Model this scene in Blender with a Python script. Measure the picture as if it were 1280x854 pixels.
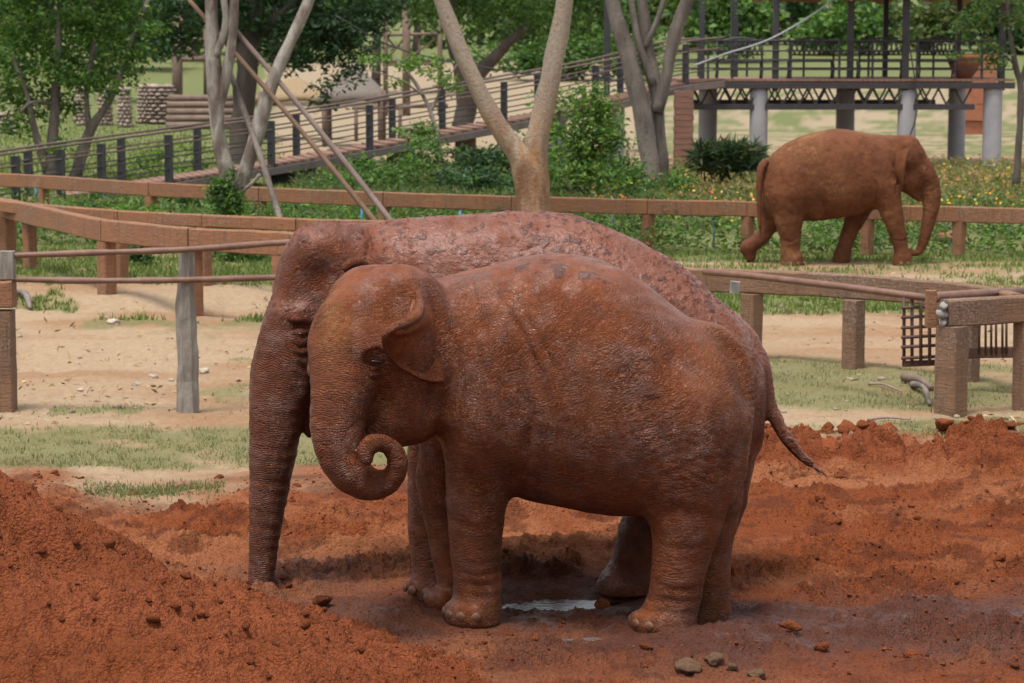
import bpy, bmesh, math, random
import numpy as np
from mathutils import Vector, Matrix

for o in list(bpy.data.objects):
    bpy.data.objects.remove(o)
SC = bpy.context.scene
COL = SC.collection
RNG = np.random.default_rng(7)
random.seed(7)

# ---------------------------------------------------------------- camera, sky, sun, exposure
FPX, CAM_H, HORIZON = 3022.0, 3.05, 66.0        # focal length in photo pixels, eye height, horizon row
PITCH = math.atan((427.0 - HORIZON) / FPX)
cam = bpy.data.cameras.new('camera')
cam.sensor_width = 36.0
cam.lens = FPX / 1280.0 * 36.0
cam.clip_start = 0.1
cam.clip_end = 3000.0
cam.dof.use_dof = True
cam.dof.focus_distance = 12.9
cam.dof.aperture_fstop = 6.3
camo = bpy.data.objects.new('camera', cam)
COL.objects.link(camo)
camo.location = (0, 0, CAM_H)
camo.rotation_euler = (math.radians(90) - PITCH, 0, 0)
SC.camera = camo

SUN_EL, SUN_AZ = math.radians(72), math.radians(215)   # azimuth clockwise from +Y
world = bpy.data.worlds.new('World')
SC.world = world
world.use_nodes = True
wn = world.node_tree
wn.nodes.clear()
sky = wn.nodes.new('ShaderNodeTexSky')
sky.sky_type = 'NISHITA'
sky.sun_disc = False
sky.sun_elevation = SUN_EL
sky.sun_rotation = SUN_AZ
sky.dust_density = 2.0
sky.air_density = 1.0
hs = wn.nodes.new('ShaderNodeHueSaturation')
hs.inputs['Saturation'].default_value = 0.22
bg = wn.nodes.new('ShaderNodeBackground')
bg.inputs['Strength'].default_value = 0.085
wo = wn.nodes.new('ShaderNodeOutputWorld')
wn.links.new(sky.outputs[0], hs.inputs['Color'])
wn.links.new(hs.outputs[0], bg.inputs['Color'])
wn.links.new(bg.outputs[0], wo.inputs['Surface'])
sun = bpy.data.lights.new('sun', 'SUN')
sun.energy = 1.5
sun.angle = math.radians(18)
sun.color = (1.0, 0.95, 0.88)
suno = bpy.data.objects.new('sun', sun)
COL.objects.link(suno)
sd = Vector((math.sin(SUN_AZ) * math.cos(SUN_EL), math.cos(SUN_AZ) * math.cos(SUN_EL), math.sin(SUN_EL)))
suno.rotation_euler = (-sd).to_track_quat('-Z', 'Y').to_euler()
suno.location = (0, 0, 40)
vs = SC.view_settings
vs.view_transform = 'Standard'
vs.look = 'None'
vs.gamma = 1.0
vs.exposure = 1.54
vs.use_curve_mapping = False
SC.cycles.use_denoising = True
SC.cycles.max_bounces = 6
SC.cycles.caustics_reflective = False
SC.cycles.caustics_refractive = False

# ---------------------------------------------------------------- pixel -> place helpers
CP, SP = math.cos(PITCH), math.sin(PITCH)
def ray(px, py):
    a, b = (px - 640.0) / FPX, (427.0 - py) / FPX      # camera right / up
    return Vector((a, CP + b * SP, -SP + b * CP))
def P(px, py, Y):
    r = ray(px, py)
    return Vector((0, 0, CAM_H)) + r * (Y / r.y)
def G(px, py, z=0.0):
    r = ray(px, py)
    return Vector((0, 0, CAM_H)) + r * ((z - CAM_H) / r.z)
def XZ(px, Y):
    return (px - 640.0) / FPX * Y * 1.007
def project(v):
    x, y, z = v[:, 0], v[:, 1], v[:, 2] - CAM_H
    d = y * CP - z * SP
    u = y * SP + z * CP
    return 640 + x / d * FPX, 427 - u / d * FPX

# ---------------------------------------------------------------- noise
def _h(ix, iy, iz, seed):
    h = (ix * 374761393 + iy * 668265263 + iz * 1274126177 + seed * 974634777) & 0xffffffff
    h = ((h ^ (h >> 13)) * 1103515245) & 0xffffffff
    h = ((h ^ (h >> 16)) * 2246822519) & 0xffffffff
    return ((h ^ (h >> 15)) & 0xffff) / 32767.5 - 1.0
def noise(x, y, z=None, seed=0):
    x = np.asarray(x, float); y = np.asarray(y, float)
    xi = np.floor(x).astype(np.int64); yi = np.floor(y).astype(np.int64)
    fx = x - xi; fy = y - yi
    sx = fx * fx * fx * (fx * (fx * 6 - 15) + 10); sy = fy * fy * fy * (fy * (fy * 6 - 15) + 10)
    if z is None:
        a = _h(xi, yi, 0, seed); b = _h(xi + 1, yi, 0, seed)
        c = _h(xi, yi + 1, 0, seed); d = _h(xi + 1, yi + 1, 0, seed)
        return (a + (b - a) * sx) * (1 - sy) + (c + (d - c) * sx) * sy
    z = np.asarray(z, float)
    zi = np.floor(z).astype(np.int64); fz = z - zi
    sz = fz * fz * fz * (fz * (fz * 6 - 15) + 10)
    r = []
    for k in (0, 1):
        a = _h(xi, yi, zi + k, seed); b = _h(xi + 1, yi, zi + k, seed)
        c = _h(xi, yi + 1, zi + k, seed); d = _h(xi + 1, yi + 1, zi + k, seed)
        r.append((a + (b - a) * sx) * (1 - sy) + (c + (d - c) * sx) * sy)
    return r[0] * (1 - sz) + r[1] * sz
def fbm(x, y, z=None, oct=4, gain=0.5, seed=0):
    s, a, f = 0, 1.0, 1.0
    for i in range(oct):
        s = s + a * noise(np.asarray(x) * f + 17.3 * i, np.asarray(y) * f - 9.1 * i, None if z is None else np.asarray(z) * f + 5.7 * i, seed + i)
        a *= gain; f *= 2.03
    return s
def domes(x, y, seed=0, lo=0.15, hi=0.6):
    """scattered lumps: one dome of random size in each cell"""
    xi = np.floor(x).astype(np.int64); yi = np.floor(y).astype(np.int64); out = np.zeros(np.shape(x))
    for dx in (-1, 0, 1):
        for dy in (-1, 0, 1):
            cx, cy = xi + dx, yi + dy
            px = cx + .5 + .45 * _h(cx, cy, 1, seed); py = cy + .5 + .45 * _h(cx, cy, 2, seed)
            R = lo + (hi - lo) * (.5 + .5 * _h(cx, cy, 3, seed)) ** 2
            an = _h(cx, cy, 4, seed) * 3.14; ca, sa = np.cos(an), np.sin(an)
            u = (x - px) * ca + (y - py) * sa; v = ((y - py) * ca - (x - px) * sa) * 1.5
            d = np.maximum(np.hypot(u, v), .8 * np.abs(u + .5 * v)) / R
            out = np.maximum(out, R * np.sqrt(np.clip(1 - d * d, 0, 1)))
    return out
def sstep(a, b, x):
    t = np.clip((np.asarray(x, float) - a) / (b - a), 0, 1)
    return t * t * (3 - 2 * t)

# ---------------------------------------------------------------- mesh helpers
def mesh_np(name, v, f, smooth=True):
    v = np.asarray(v, np.float32); f = np.asarray(f, np.int32)
    m = bpy.data.meshes.new(name)
    n, k = f.shape
    m.vertices.add(len(v)); m.vertices.foreach_set('co', v.ravel())
    m.loops.add(n * k); m.loops.foreach_set('vertex_index', f.ravel())
    m.polygons.add(n)
    m.polygons.foreach_set('loop_start', np.arange(0, n * k, k, dtype=np.int32))
    m.polygons.foreach_set('loop_total', np.full(n, k, np.int32))
    m.polygons.foreach_set('use_smooth', np.full(n, smooth, bool))
    m.update(calc_edges=True)
    m.validate()
    return m
def fattr(m, name, arr):
    a = m.attributes.new(name, 'FLOAT', 'POINT')
    a.data.foreach_set('value', np.asarray(arr, np.float32))
def cattr(m, name, rgb):
    a = m.attributes.new(name, 'FLOAT_COLOR', 'POINT')
    c = np.ones((len(rgb), 4), np.float32); c[:, :3] = rgb
    a.data.foreach_set('color', c.ravel())
def link(name, m, mat=None, parent=None):
    o = bpy.data.objects.new(name, m)
    COL.objects.link(o)
    if mat is not None and m is not None and len(m.materials) == 0:
        m.materials.append(mat)
    if parent is not None:
        o.parent = parent
        o.matrix_parent_inverse = parent.matrix_basis.inverted()
    return o
def tag(o, label=None, cat=None, group=None, kind=None):
    if label: o['label'] = label
    if cat: o['category'] = cat
    if group: o['group'] = group
    if kind: o['kind'] = kind
    return o
def thing(name, label, cat, loc=(0, 0, 0), group=None):
    o = bpy.data.objects.new(name, None)
    o.empty_display_size = 0.2
    COL.objects.link(o)
    o.location = loc
    return tag(o, label, cat, group)

class MB:
    """collects boxes and tubes into one mesh"""
    def __init__(s): s.v = []; s.f = []; s.n = 0
    def add(s, v, f):
        s.v.append(np.asarray(v, float)); s.f += [[i + s.n for i in q] for q in f]; s.n += len(v)
    def beam(s, p0, p1, w, h, up=(0, 0, 1), bev=0.008):
        p0 = Vector(p0); p1 = Vector(p1); d = (p1 - p0); L = d.length; d.normalize()
        up = Vector(up)
        if abs(d.dot(up)) > 0.95: up = Vector((0, 1, 0))
        sx = d.cross(up).normalized(); sz = sx.cross(d).normalized()
        b = min(bev, w * 0.3, h * 0.3)
        prof = [(-w/2+b, -h/2), (w/2-b, -h/2), (w/2, -h/2+b), (w/2, h/2-b), (w/2-b, h/2), (-w/2+b, h/2), (-w/2, h/2-b), (-w/2, -h/2+b)]
        vv = []
        for e in (0, L):
            for a, c in prof:
                vv.append(p0 + d * e + sx * a + sz * c)
        ff = [[i, (i + 1) % 8, 8 + (i + 1) % 8, 8 + i] for i in range(8)] + [list(range(7, -1, -1)), list(range(8, 16))]
        s.add([tuple(q) for q in vv], ff)
        return s
    def tube(s, pts, rad, n=8, cap=True, lump=0.0, seed=0):
        v, f = tube(pts, rad, n, cap, lump, seed)
        s.add(v, f); return s
    def mesh(s, name, smooth=False):
        m = bpy.data.meshes.new(name)
        m.from_pydata([tuple(q) for q in np.concatenate(s.v)], [], s.f)
        if smooth:
            m.polygons.foreach_set('use_smooth', np.ones(len(m.polygons), bool))
        m.update()
        return m
    def build(s, name, mat, parent=None, smooth=False):
        return link(name, s.mesh(name, smooth), mat, parent)

def spline(pts, n):
    """Catmull-Rom resample of rows (any dimension)"""
    p = np.asarray(pts, float)
    q = np.vstack([2 * p[0] - p[1], p, 2 * p[-1] - p[-2]])
    out = []
    m = len(p) - 1
    for t in np.linspace(0, m, n):
        i = min(int(t), m - 1); u = t - i
        a, b, c, d = q[i], q[i + 1], q[i + 2], q[i + 3]
        out.append(0.5 * ((2 * b) + (-a + c) * u + (2 * a - 5 * b + 4 * c - d) * u * u + (-a + 3 * b - 3 * c + d) * u ** 3))
    return np.array(out)
def tube(pts, rad, n=8, cap=True, lump=0.0, seed=0):
    p = np.asarray(pts, float); r = np.broadcast_to(np.asarray(rad, float), (len(p),))
    t = np.gradient(p, axis=0); t /= np.linalg.norm(t, axis=1)[:, None] + 1e-9
    ref = np.array([0, 0, 1.0]) if abs(t[0][2]) < 0.9 else np.array([1.0, 0, 0])
    u = np.cross(t[0], ref); u /= np.linalg.norm(u)
    vs_, fs = [], []
    for i in range(len(p)):
        u = u - t[i] * np.dot(u, t[i]); u /= np.linalg.norm(u) + 1e-9
        w = np.cross(t[i], u)
        a = np.arange(n) / n * 2 * math.pi
        ring = np.cos(a)[:, None] * u + np.sin(a)[:, None] * w
        rr = r[i]
        if lump:
            q = p[i] + ring * rr
            rr = r[i] * (1 + lump * fbm(q[:, 0] * 5, q[:, 1] * 5, q[:, 2] * 2.5, 3, 0.6, seed))[:, None]
        vs_.append(p[i] + ring * rr)
    v = np.concatenate(vs_)
    for i in range(len(p) - 1):
        for j in range(n):
            k = (j + 1) % n
            fs.append([i * n + j, i * n + k, (i + 1) * n + k, (i + 1) * n + j])
    if cap:
        fs.append(list(range(n - 1, -1, -1)))
        fs.append([(len(p) - 1) * n + j for j in range(n)])
    return v, fs

# ---------------------------------------------------------------- material helper
class NT:
    def __init__(s, name):
        s.m = bpy.data.materials.new(name); s.m.use_nodes = True
        s.t = s.m.node_tree; s.t.nodes.clear()
        s.out = s.t.nodes.new('ShaderNodeOutputMaterial')
        s.p = s.t.nodes.new('ShaderNodeBsdfPrincipled')
        s.t.links.new(s.p.outputs[0], s.out.inputs[0])
    def n(s, kind, **kw):
        q = s.t.nodes.new('ShaderNode' + kind)
        for k, v in kw.items():
            if k.startswith('_'): setattr(q, k[1:], v)
            else: s.set(q.inputs[k.replace('__', ' ')], v)
        return q
    def set(s, sock, v):
        if hasattr(v, 'outputs'): v = v.outputs[0]
        if isinstance(v, bpy.types.NodeSocket): s.t.links.new(v, sock)
        elif isinstance(v, (tuple, list)) and len(v) == 3 and sock.type == 'RGBA': sock.default_value = (*v, 1)
        else: sock.default_value = v
    def coord(s, which='Object'): return s.n('TexCoord').outputs[which]
    def mapping(s, vec, scale): return s.n('Mapping', Vector=vec, Scale=scale).outputs[0]
    def noise(s, vec, scale, detail=4, rough=0.55, dist=0.0):
        return s.n('TexNoise', Vector=vec, Scale=scale, Detail=detail, Roughness=rough, Distortion=dist).outputs[0]
    def math(s, op, a, b=None, c=None, clamp=False):
        q = s.t.nodes.new('ShaderNodeMath'); q.operation = op; q.use_clamp = clamp
        for i, v in enumerate((a, b, c)):
            if v is not None: s.set(q.inputs[i], v)
        return q.outputs[0]
    def rng(s, v, a, b, c=0.0, d=1.0):
        return s.n('MapRange', Value=v, From__Min=a, From__Max=b, To__Min=c, To__Max=d).outputs[0]
    def mix(s, f, a, b, mode='MIX'):
        q = s.t.nodes.new('ShaderNodeMix'); q.data_type = 'RGBA'; q.blend_type = mode
        s.set(q.inputs[0], f); s.set(q.inputs[6], a); s.set(q.inputs[7], b)
        return q.outputs[2]
    def attr(s, name, out='Fac'):
        q = s.t.nodes.new('ShaderNodeAttribute'); q.attribute_name = name
        return q.outputs[out]
    def bump(s, h, strength=1.0, dist=0.01, normal=None):
        q = s.n('Bump', Height=h, Strength=strength, Distance=dist)
        if normal is not None: s.set(q.inputs['Normal'], normal)
        return q.outputs[0]
    def fin(s, color=None, rough=None, normal=None, **kw):
        if color is not None: s.set(s.p.inputs['Base Color'], color)
        if rough is not None: s.set(s.p.inputs['Roughness'], rough)
        if normal is not None: s.set(s.p.inputs['Normal'], normal)
        for k, v in kw.items(): s.set(s.p.inputs[k.replace('__', ' ')], v)
        return s.m

def mat_simple(name, c0, c1, scale=6, rough=0.7, bump=0.004, stretch=(1, 1, 1), metallic=0.0, fine=60):
    t = NT(name); co = t.mapping(t.coord(), stretch)
    n1 = t.noise(co, scale, 5, 0.6); n2 = t.noise(co, fine, 3, 0.6)
    c = t.mix(t.rng(n1, 0.35, 0.65), c0, c1)
    c = t.mix(t.rng(n2, 0.3, 0.7, 0.0, 0.35), c, (c0[0] * 0.45, c0[1] * 0.45, c0[2] * 0.45))
    return t.fin(c, rough, t.bump(t.math('ADD', n1, n2), 0.8, bump), Metallic=metallic)
# ================================================================ GROUND
PUD = [G(688, 745), G(728, 790)]
FEET = [(594, 768, 12.92), (560, 760, 13.25), (832, 780, 12.68), (886, 770, 12.95), (540, 740, 13.5), (775, 735, 13.68)]
FEETXY = np.array([[P(a, b, Y).x, Y] for a, b, Y in FEET])
def zones(x, y):
    """weights: red soil, wet mud, grass, tan dirt"""
    w1 = fbm(x * 0.8, y * 0.8, None, 4, 0.55, 21); w2 = fbm(x * 2.6, y * 2.6, None, 3, 0.55, 31)
    yr = 17.2 + 0.25 * x * (x > 0) + 1.3 * sstep(1.2, 2.2, x) + 0.5 * w1 + 0.35 * w2
    red = 1 - sstep(-0.9, 0.7, y - yr)
    # damp churned mud round the animals and to the right of them
    wet = np.exp(-(((x - 0.5) / 2.4) ** 2 + ((y - 12.7) / 1.15) ** 2) ** 1.5)
    wet = np.maximum(wet, np.exp(-(((x + 1.25) / 0.55) ** 2 + ((y - 13.9) / 0.55) ** 2)))
    wet = np.maximum(wet, 0.9 * np.exp(-(((x - 2.6) / 2.2) ** 2 + ((y - 12.7) / 0.9) ** 2) ** 1.5))
    wet = np.clip(wet * (1 + 0.5 * w1) + 0.25 * w2 * wet, 0, 1)
    # grass bands
    n = 0.5 + 0.5 * (0.6 * w1 + 0.5 * w2)
    def band(a, b, s=0.5): return sstep(a - s, a + s, y) * (1 - sstep(b - s, b + s, y))
    left = x < 0.8 + 0.3 * w1
    gr = np.where(x < 0.9, 1.0 * band(17.6, 19.4, 0.35) + 0.35 * band(19.4, 21.0, 0.6), 0.85 * band(19.0, 24.3, 0.6) * (1 - 0.5 * band(20.0, 20.6, 0.3)))
    gr = np.maximum(gr, 0.9 * np.exp(-(((x + 2.75) / 0.55) ** 2 + ((y - 16.85) / 0.22) ** 2)))
    gr = np.maximum(gr, np.where(x > 0, band(28.3, 31.3, 0.35) * 1.25, 0.95 * band(30.4, 37, 0.7)))
    gr = np.maximum(gr, np.where(x < 0, .75 * sstep(.15, .7, fbm(x * 1.1, y * .7, None, 3, .55, 35)) * band(20, 31, .5), 0))
    gr = np.maximum(gr, np.where(x > 0, .6 * sstep(.1, .6, fbm(x * 1.1, y * .7, None, 3, .55, 36)) * band(24, 28.5, .5), 0))
    gr = np.maximum(gr, np.where(x > 0, 0.55 * band(31.3, 35.2, 0.5), 0))
    gr = np.maximum(gr, 1.1 * band(35.3, 52, 0.5))
    lawn = np.where(x < 1.5 + 4 * w1, sstep(44, 50, y) * 1.2, sstep(74, 82, y) * 0.45 + 0.9 * sstep(120, 135, y))
    lawn = lawn * (1 - 0.97 * band(68, 150, 8) * sstep(-.115, -.085, x / y) * (x / y < .05))
    lawn = np.where((x / y > .05) & (y > 72) & (y < 120), .62 + .25 * w1, lawn)
    gr = np.maximum(gr, lawn)
    gr = np.clip(sstep(0.30, 0.75, gr * (0.45 + 0.75 * n)), 0, 1)
    return red, wet * red, gr, w1, w2
def bank(x, y):
    s = 1 - sstep(-3.6, -2.2, x)
    e = 29.2 + 0.5 * noise(x * 0.9, x * 0 + 3.0, None, 5) + 0.2 * noise(x * 3, x * 0, None, 6)
    return 0.14 * s * sstep(-0.5, 0.8, y - e) * (1 - sstep(38, 46, y))
def ground_low(x, y):
    x = np.asarray(x, float); y = np.asarray(y, float)
    z = np.maximum(y - 95, 0) * 0.045 * (1 - 0.25 * sstep(200, 300, y))
    z = z + bank(x, y)
    return z
def ground_z(x, y):
    x = np.asarray(x, float); y = np.asarray(y, float)
    red, wet, gr, w1, w2 = zones(x, y)
    near = 1 - sstep(24, 40, y)
    z = ground_low(x, y) + 0.03 * w1 * near
    # ruts running across, left by a tractor
    wob = 0.10 * noise(x * 0.7, y * 0.2, None, 41) + 0.05 * noise(x * 2.2, y, None, 42)
    rut = 0 * x
    for yc, a, w in ((14.7, 0.045, 0.16), (15.25, -0.05, 0.12), (15.7, 0.05, 0.15), (16.3, -0.05, 0.14), (16.75, 0.04, 0.12), (14.25, -0.03, 0.12)):
        rm = np.exp(-((y - yc - wob) / w) ** 2); z = z + red * 1.2 * a * rm * (0.6 + 0.6 * noise(x * 1.5, y * 0 + yc, None, 44)); rut = np.maximum(rut, rm * (a > 0))
    # crumbly soil
    c1 = fbm(x * 5, y * 6, None, 4, 0.6, 51)
    c2 = 1 - np.abs(fbm(x * 9, y * 11, None, 3, 0.55, 61))
    c3 = fbm(x * 30, y * 30, None, 3, 0.6, 71)
    patch = np.maximum(sstep(-0.25, 0.5, fbm(x * 1.3, y * 1.9, None, 3, 0.5, 81)), .9 * rut)
    flt = 1.0
    for fx, fy in FEETXY: flt = np.minimum(flt, 1 - .9 * np.exp(-(np.hypot(x - fx, (y - fy + .15) * .75) / .45) ** 4))
    edge = 1 - .8 * sstep(15.6, 16.9, y) * (x < 1.0)
    z = z + flt * edge * red * (0.010 * c1 + patch * 0.05 * np.clip(c1, 0, 2) + 0.020 * patch * np.clip(c2 - 0.45, 0, 1) + 0.007 * c3 * (0.35 + patch))
    K = np.atleast_1d(red > .01); out = np.zeros(K.shape)
    if K.any():
        X, Y, Rd, Wt, Pt, C3, W2 = [np.atleast_1d(q)[K] for q in (x, y, red, wet, patch, c3, w2)]
        flat = np.ones(X.shape)
        for fx, fy in FEETXY: flat = np.minimum(flat, 1 - .9 * np.exp(-(np.hypot(X - fx, (Y - fy + .12) * .8) / .40) ** 4))
        for p in PUD: flat = np.minimum(flat, 1 - .6 * np.exp(-(np.hypot((X - p.x) * .7, Y - p.y) / .34) ** 4))
        tp = P(327, 742, 13.6); flat = np.minimum(flat, 1 - .95 * np.exp(-(np.hypot(X - tp.x, (Y - tp.y + .3) * .6) / .40) ** 4))
        wx = X + .02 * C3; wy = Y + .02 * fbm(X * 30, Y * 30, None, 2, .6, 75)
        fld = Rd * (1 - .55 * Wt) * flat * (1 - .8 * sstep(15.6, 16.9, Y) * (X < 1.0))
        o = fld * (sstep(.35, .9, Pt) * .095 * domes(wx * 6.5, wy * 7.5, 401) * sstep(-.35, .4, noise(X * 2.2, Y * 2.6, None, 407)) + (.2 + .8 * Pt) * .052 * domes(wx * 15, wy * 17, 402) + .020 * domes(X * 38, Y * 38, 403, .2, .7))
        o = o - Rd * Wt * flat * .07 * domes(wx * 3.6, wy * 4.2, 404, .1, .55) * sstep(-.3, .3, W2) + Rd * Wt * flat * .035 * domes(wx * 14, wy * 16, 405)
        out[K] = o
    z = z + out.reshape(np.shape(z))
    z = z + (1 - red) * near * (0.008 * c1 + 0.004 * c3)
    # trodden mud: hollows at the feet, water lying low
    for p, rx, ry, dz in ((PUD[0], 0.50, 0.26, 0.10), (PUD[1], 0.30, 0.12, 0.045)):
        z = z - dz * np.exp(-(((x - p.x) / rx) ** 2 + ((y - p.y) / ry) ** 2))
    for fx, fy in FEETXY:
        r = np.hypot(x - fx, y - fy)
        z = z - 0.012 * np.exp(-(r / 0.20) ** 4) + 0.012 * np.exp(-((r - 0.32) / 0.08) ** 2) * (0.4 + 1.2 * c1) * wet
    tx = P(327, 742, 13.6)
    r = np.hypot((x - tx.x) / 1.5, y - tx.y)
    z = z + wet * 0.01 * c1
    return z

a_in = np.linspace(-0.265, 0.265, 760)
a_out = np.array([0.29, 0.33, 0.4, 0.5, 0.65, 0.85, 1.2])
aa = np.concatenate([-a_out[::-1], a_in, a_out])
rows = [-4, 0, 3, 5, 7, 8.5, 9.5]
y = 10.0
while y < 20.5: rows.append(y); y += 0.0245 if y < 15 else 0.03
while y < 420: rows.append(y); y += max(0.03, y * y / 6000)
rows += [500, 650, 900]
rows = np.array(rows)
AA, YY = np.meshgrid(aa, rows)
XX = AA * (YY + 5.0) * (1.0 / (1 + 5.0 / np.maximum(YY, 11)))
gx, gy = XX.ravel(), YY.ravel()
gz = ground_z(gx, gy)
red, wet, gr, w1, w2 = zones(gx, gy)
nx = len(aa); ny = len(rows)
ii, jj = np.meshgrid(np.arange(nx - 1), np.arange(ny - 1))
b0 = (jj * nx + ii).ravel()
gf = np.stack([b0, b0 + 1, b0 + nx + 1, b0 + nx], 1)
gm = mesh_np('ground', np.stack([gx, gy, gz], 1), gf)
C_RED = np.array([0.215, 0.058, 0.019]); C_RED2 = np.array([0.310, 0.115, 0.050]); C_WET = np.array([0.092, 0.026, 0.0115])
C_TAN = np.array([0.37, 0.27, 0.175]); C_TAN2 = np.array([0.31, 0.19, 0.11]); C_GRS = np.array([0.16, 0.165, 0.07])
def L(a, b, t): return a + (b - a) * np.clip(t, 0, 1)[:, None]
tint = fbm(gx * 0.5, gy * 1.1, None, 4, 0.55, 91)
tan = L(np.tile(C_TAN, (len(gx), 1)), C_TAN2, 0.4 + 0.9 * tint)
# reddish dust carried along the track beyond the platform
tan = L(tan, np.array([0.44, 0.22, 0.12]), 0.9 * np.exp(-((gy - 62 + 0.4 * gx) / 7) ** 2) * (gx > 2))
tan = L(tan, np.array([0.31, 0.245, 0.165]), sstep(60, 90, gy))
rsoil = L(np.tile(C_RED, (len(gx), 1)), C_RED2, 0.45 + 0.8 * tint + 0.4 * w2)
clodm = sstep(.25, .55, fbm(gx * 4, gy * 5, None, 4, .65, 95))
rsoil = L(rsoil, np.array([0.105, 0.030, 0.013]), .65 * clodm)
rsoil = L(rsoil, C_WET, wet * 1.0)
col = L(tan, rsoil, red)
col = L(col, L(np.tile(C_GRS, (len(gx), 1)), np.array([0.095, 0.135, 0.035]), sstep(27, 31, gy)), gr * 0.8)
cattr(gm, 'soil', np.clip(col, 0, 1)); fattr(gm, 'wet', wet); fattr(gm, 'red', red)
t = NT('soil'); co = t.coord()
n1 = t.noise(co, 14, 6, 0.65); n2 = t.noise(co, 70, 5, 0.7); n3 = t.noise(co, 3.0, 4, 0.6)
c = t.attr('soil', 'Color')
c = t.mix(t.rng(n1, 0.35, 0.7, 0.0, 0.45), c, t.mix(1.0, c, (0.5, 0.42, 0.38), 'MULTIPLY'))
c = t.mix(t.rng(n2, 0.55, 0.75, 0.0, 0.35), c, t.mix(1.0, c, (1.5, 1.45, 1.4), 'MULTIPLY'))
wetn = t.math('MULTIPLY', t.attr('wet'), t.rng(n3, 0.30, 0.62, 0.25, 1.0))
rough = t.math('SUBTRACT', 0.92, t.math('MULTIPLY', wetn, t.rng(n1, 0.3, 0.7, 0.30, 0.72)))
g1 = t.n('TexVoronoi', Vector=co, Scale=55.0).outputs[0]; g2 = t.n('TexVoronoi', Vector=co, Scale=130.0).outputs[0]
redm = t.attr('red'); pore = t.math('MULTIPLY', t.rng(g1, .45, .8), redm)
c = t.mix(t.math('MULTIPLY', pore, .45), c, t.mix(1.0, c, (.35, .3, .3), 'MULTIPLY'))
h = t.math('ADD', t.math('MULTIPLY', n1, 1.0), t.math('MULTIPLY', n2, 0.55))
h = t.math('SUBTRACT', h, t.math('MULTIPLY', t.math('ADD', g1, t.math('MULTIPLY', g2, .5)), t.math('ADD', .12, t.math('MULTIPLY', redm, .35))))
M_SOIL = t.fin(c, rough, t.bump(h, 0.9, 0.03), Specular__IOR__Level=t.math('ADD', .12, t.math('MULTIPLY', wetn, .3)))
ground = tag(link('ground', gm, M_SOIL), 'red churned mud in front turning to sandy dirt and grass behind', kind='structure')

# red soil for heaps and clods
def soil_mat(name, k=1.0, sc=1.0):
    t = NT(name); co = t.mapping(t.coord(), (sc, sc, sc))
    n1 = t.noise(co, 9, 6, 0.65); n2 = t.noise(co, 55, 5, 0.7); n3 = t.noise(co, 1.6, 4, 0.6)
    c = t.mix(t.rng(n3, 0.35, 0.65), tuple(C_RED * k), tuple(np.array([0.290, 0.082, 0.032]) * k))
    c = t.mix(t.rng(n1, 0.40, 0.7, 0.0, 0.5), c, tuple(np.array([0.14, 0.038, 0.016]) * k))
    c = t.mix(t.rng(n2, 0.6, 0.78, 0.0, 0.4), c, tuple(np.array([0.46, 0.18, 0.085]) * k))
    g1 = t.n('TexVoronoi', Vector=co, Scale=60.0).outputs[0]; g2 = t.n('TexVoronoi', Vector=co, Scale=140.0).outputs[0]
    c = t.mix(t.rng(g1, .45, .85, 0, .55), c, tuple(np.array([0.085, 0.024, 0.011]) * k))
    hh = t.math('SUBTRACT', t.math('ADD', n1, t.math('MULTIPLY', n2, 0.6)), t.math('ADD', t.math('MULTIPLY', g1, .6), t.math('MULTIPLY', g2, .3)))
    return t.fin(c, 0.93, t.bump(hh, 1.0, 0.022), Specular__IOR__Level=0.12)
M_RED = soil_mat('red_soil', 0.82); M_CLOD = soil_mat('clod_soil', 0.92, 0.07); M_CRUMB = soil_mat('crumb_soil', 0.9)

# water lying in the trodden hollows
t = NT('muddy_water'); co = t.coord()
M_WATER = t.fin((0.055, 0.025, 0.016), 0.05, t.bump(t.noise(co, 30, 4), 0.35, 0.012), Specular__IOR__Level=0.7)
for p, rx, ry, dz, lab in ((PUD[0], 0.50, 0.21, 0.052, 'shallow muddy puddle between the front and hind legs'), (PUD[1], 0.22, 0.08, 0.016, 'thin film of water on the mud beside the hind foot')):
    k = 40; ang = np.arange(k) / k * 2 * math.pi
    rr = 1 + 0.18 * noise(np.cos(ang) * 1.5 + p.x, np.sin(ang) * 1.5, None, 3)
    v = np.stack([p.x + np.cos(ang) * rx * rr, p.y + np.sin(ang) * ry * rr, np.zeros(k)], 1)
    zc = float(np.median(ground_z(v[:, 0], v[:, 1]))) + (-0.017 if rx > .4 else -0.006)
    v[:, 2] = zc
    m = bpy.data.meshes.new('puddle'); m.from_pydata([tuple(q) for q in v], [], [list(range(k))]); m.update()
    tag(link('puddle', m, M_WATER), lab, kind='structure')

# ---------------------------------------------------------------- soil heaps
def heap(name, x0, x1, y0, y1, res, hfun, mat, label):
    nx = int((x1 - x0) / res); ny = int((y1 - y0) / res)
    X, Y = np.meshgrid(np.linspace(x0, x1, nx), np.linspace(y0, y1, ny))
    X = X.ravel(); Y = Y.ravel(); Z = hfun(X, Y)
    base = ground_low(X, Y)
    keep = (Z > -0.06).reshape(ny, nx)
    ii, jj = np.meshgrid(np.arange(nx - 1), np.arange(ny - 1))
    ok = keep[:-1, :-1] | keep[1:, :-1] | keep[:-1, 1:] | keep[1:, 1:]
    b0 = (jj * nx + ii)[ok]
    f = np.stack([b0, b0 + 1, b0 + nx + 1, b0 + nx], 1)
    used = np.unique(f); remap = np.full(nx * ny, -1); remap[used] = np.arange(len(used))
    m = mesh_np(name, np.stack([X, Y, base + Z], 1)[used], remap[f])
    return tag(link(name, m, mat), label, 'soil heap')
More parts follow.
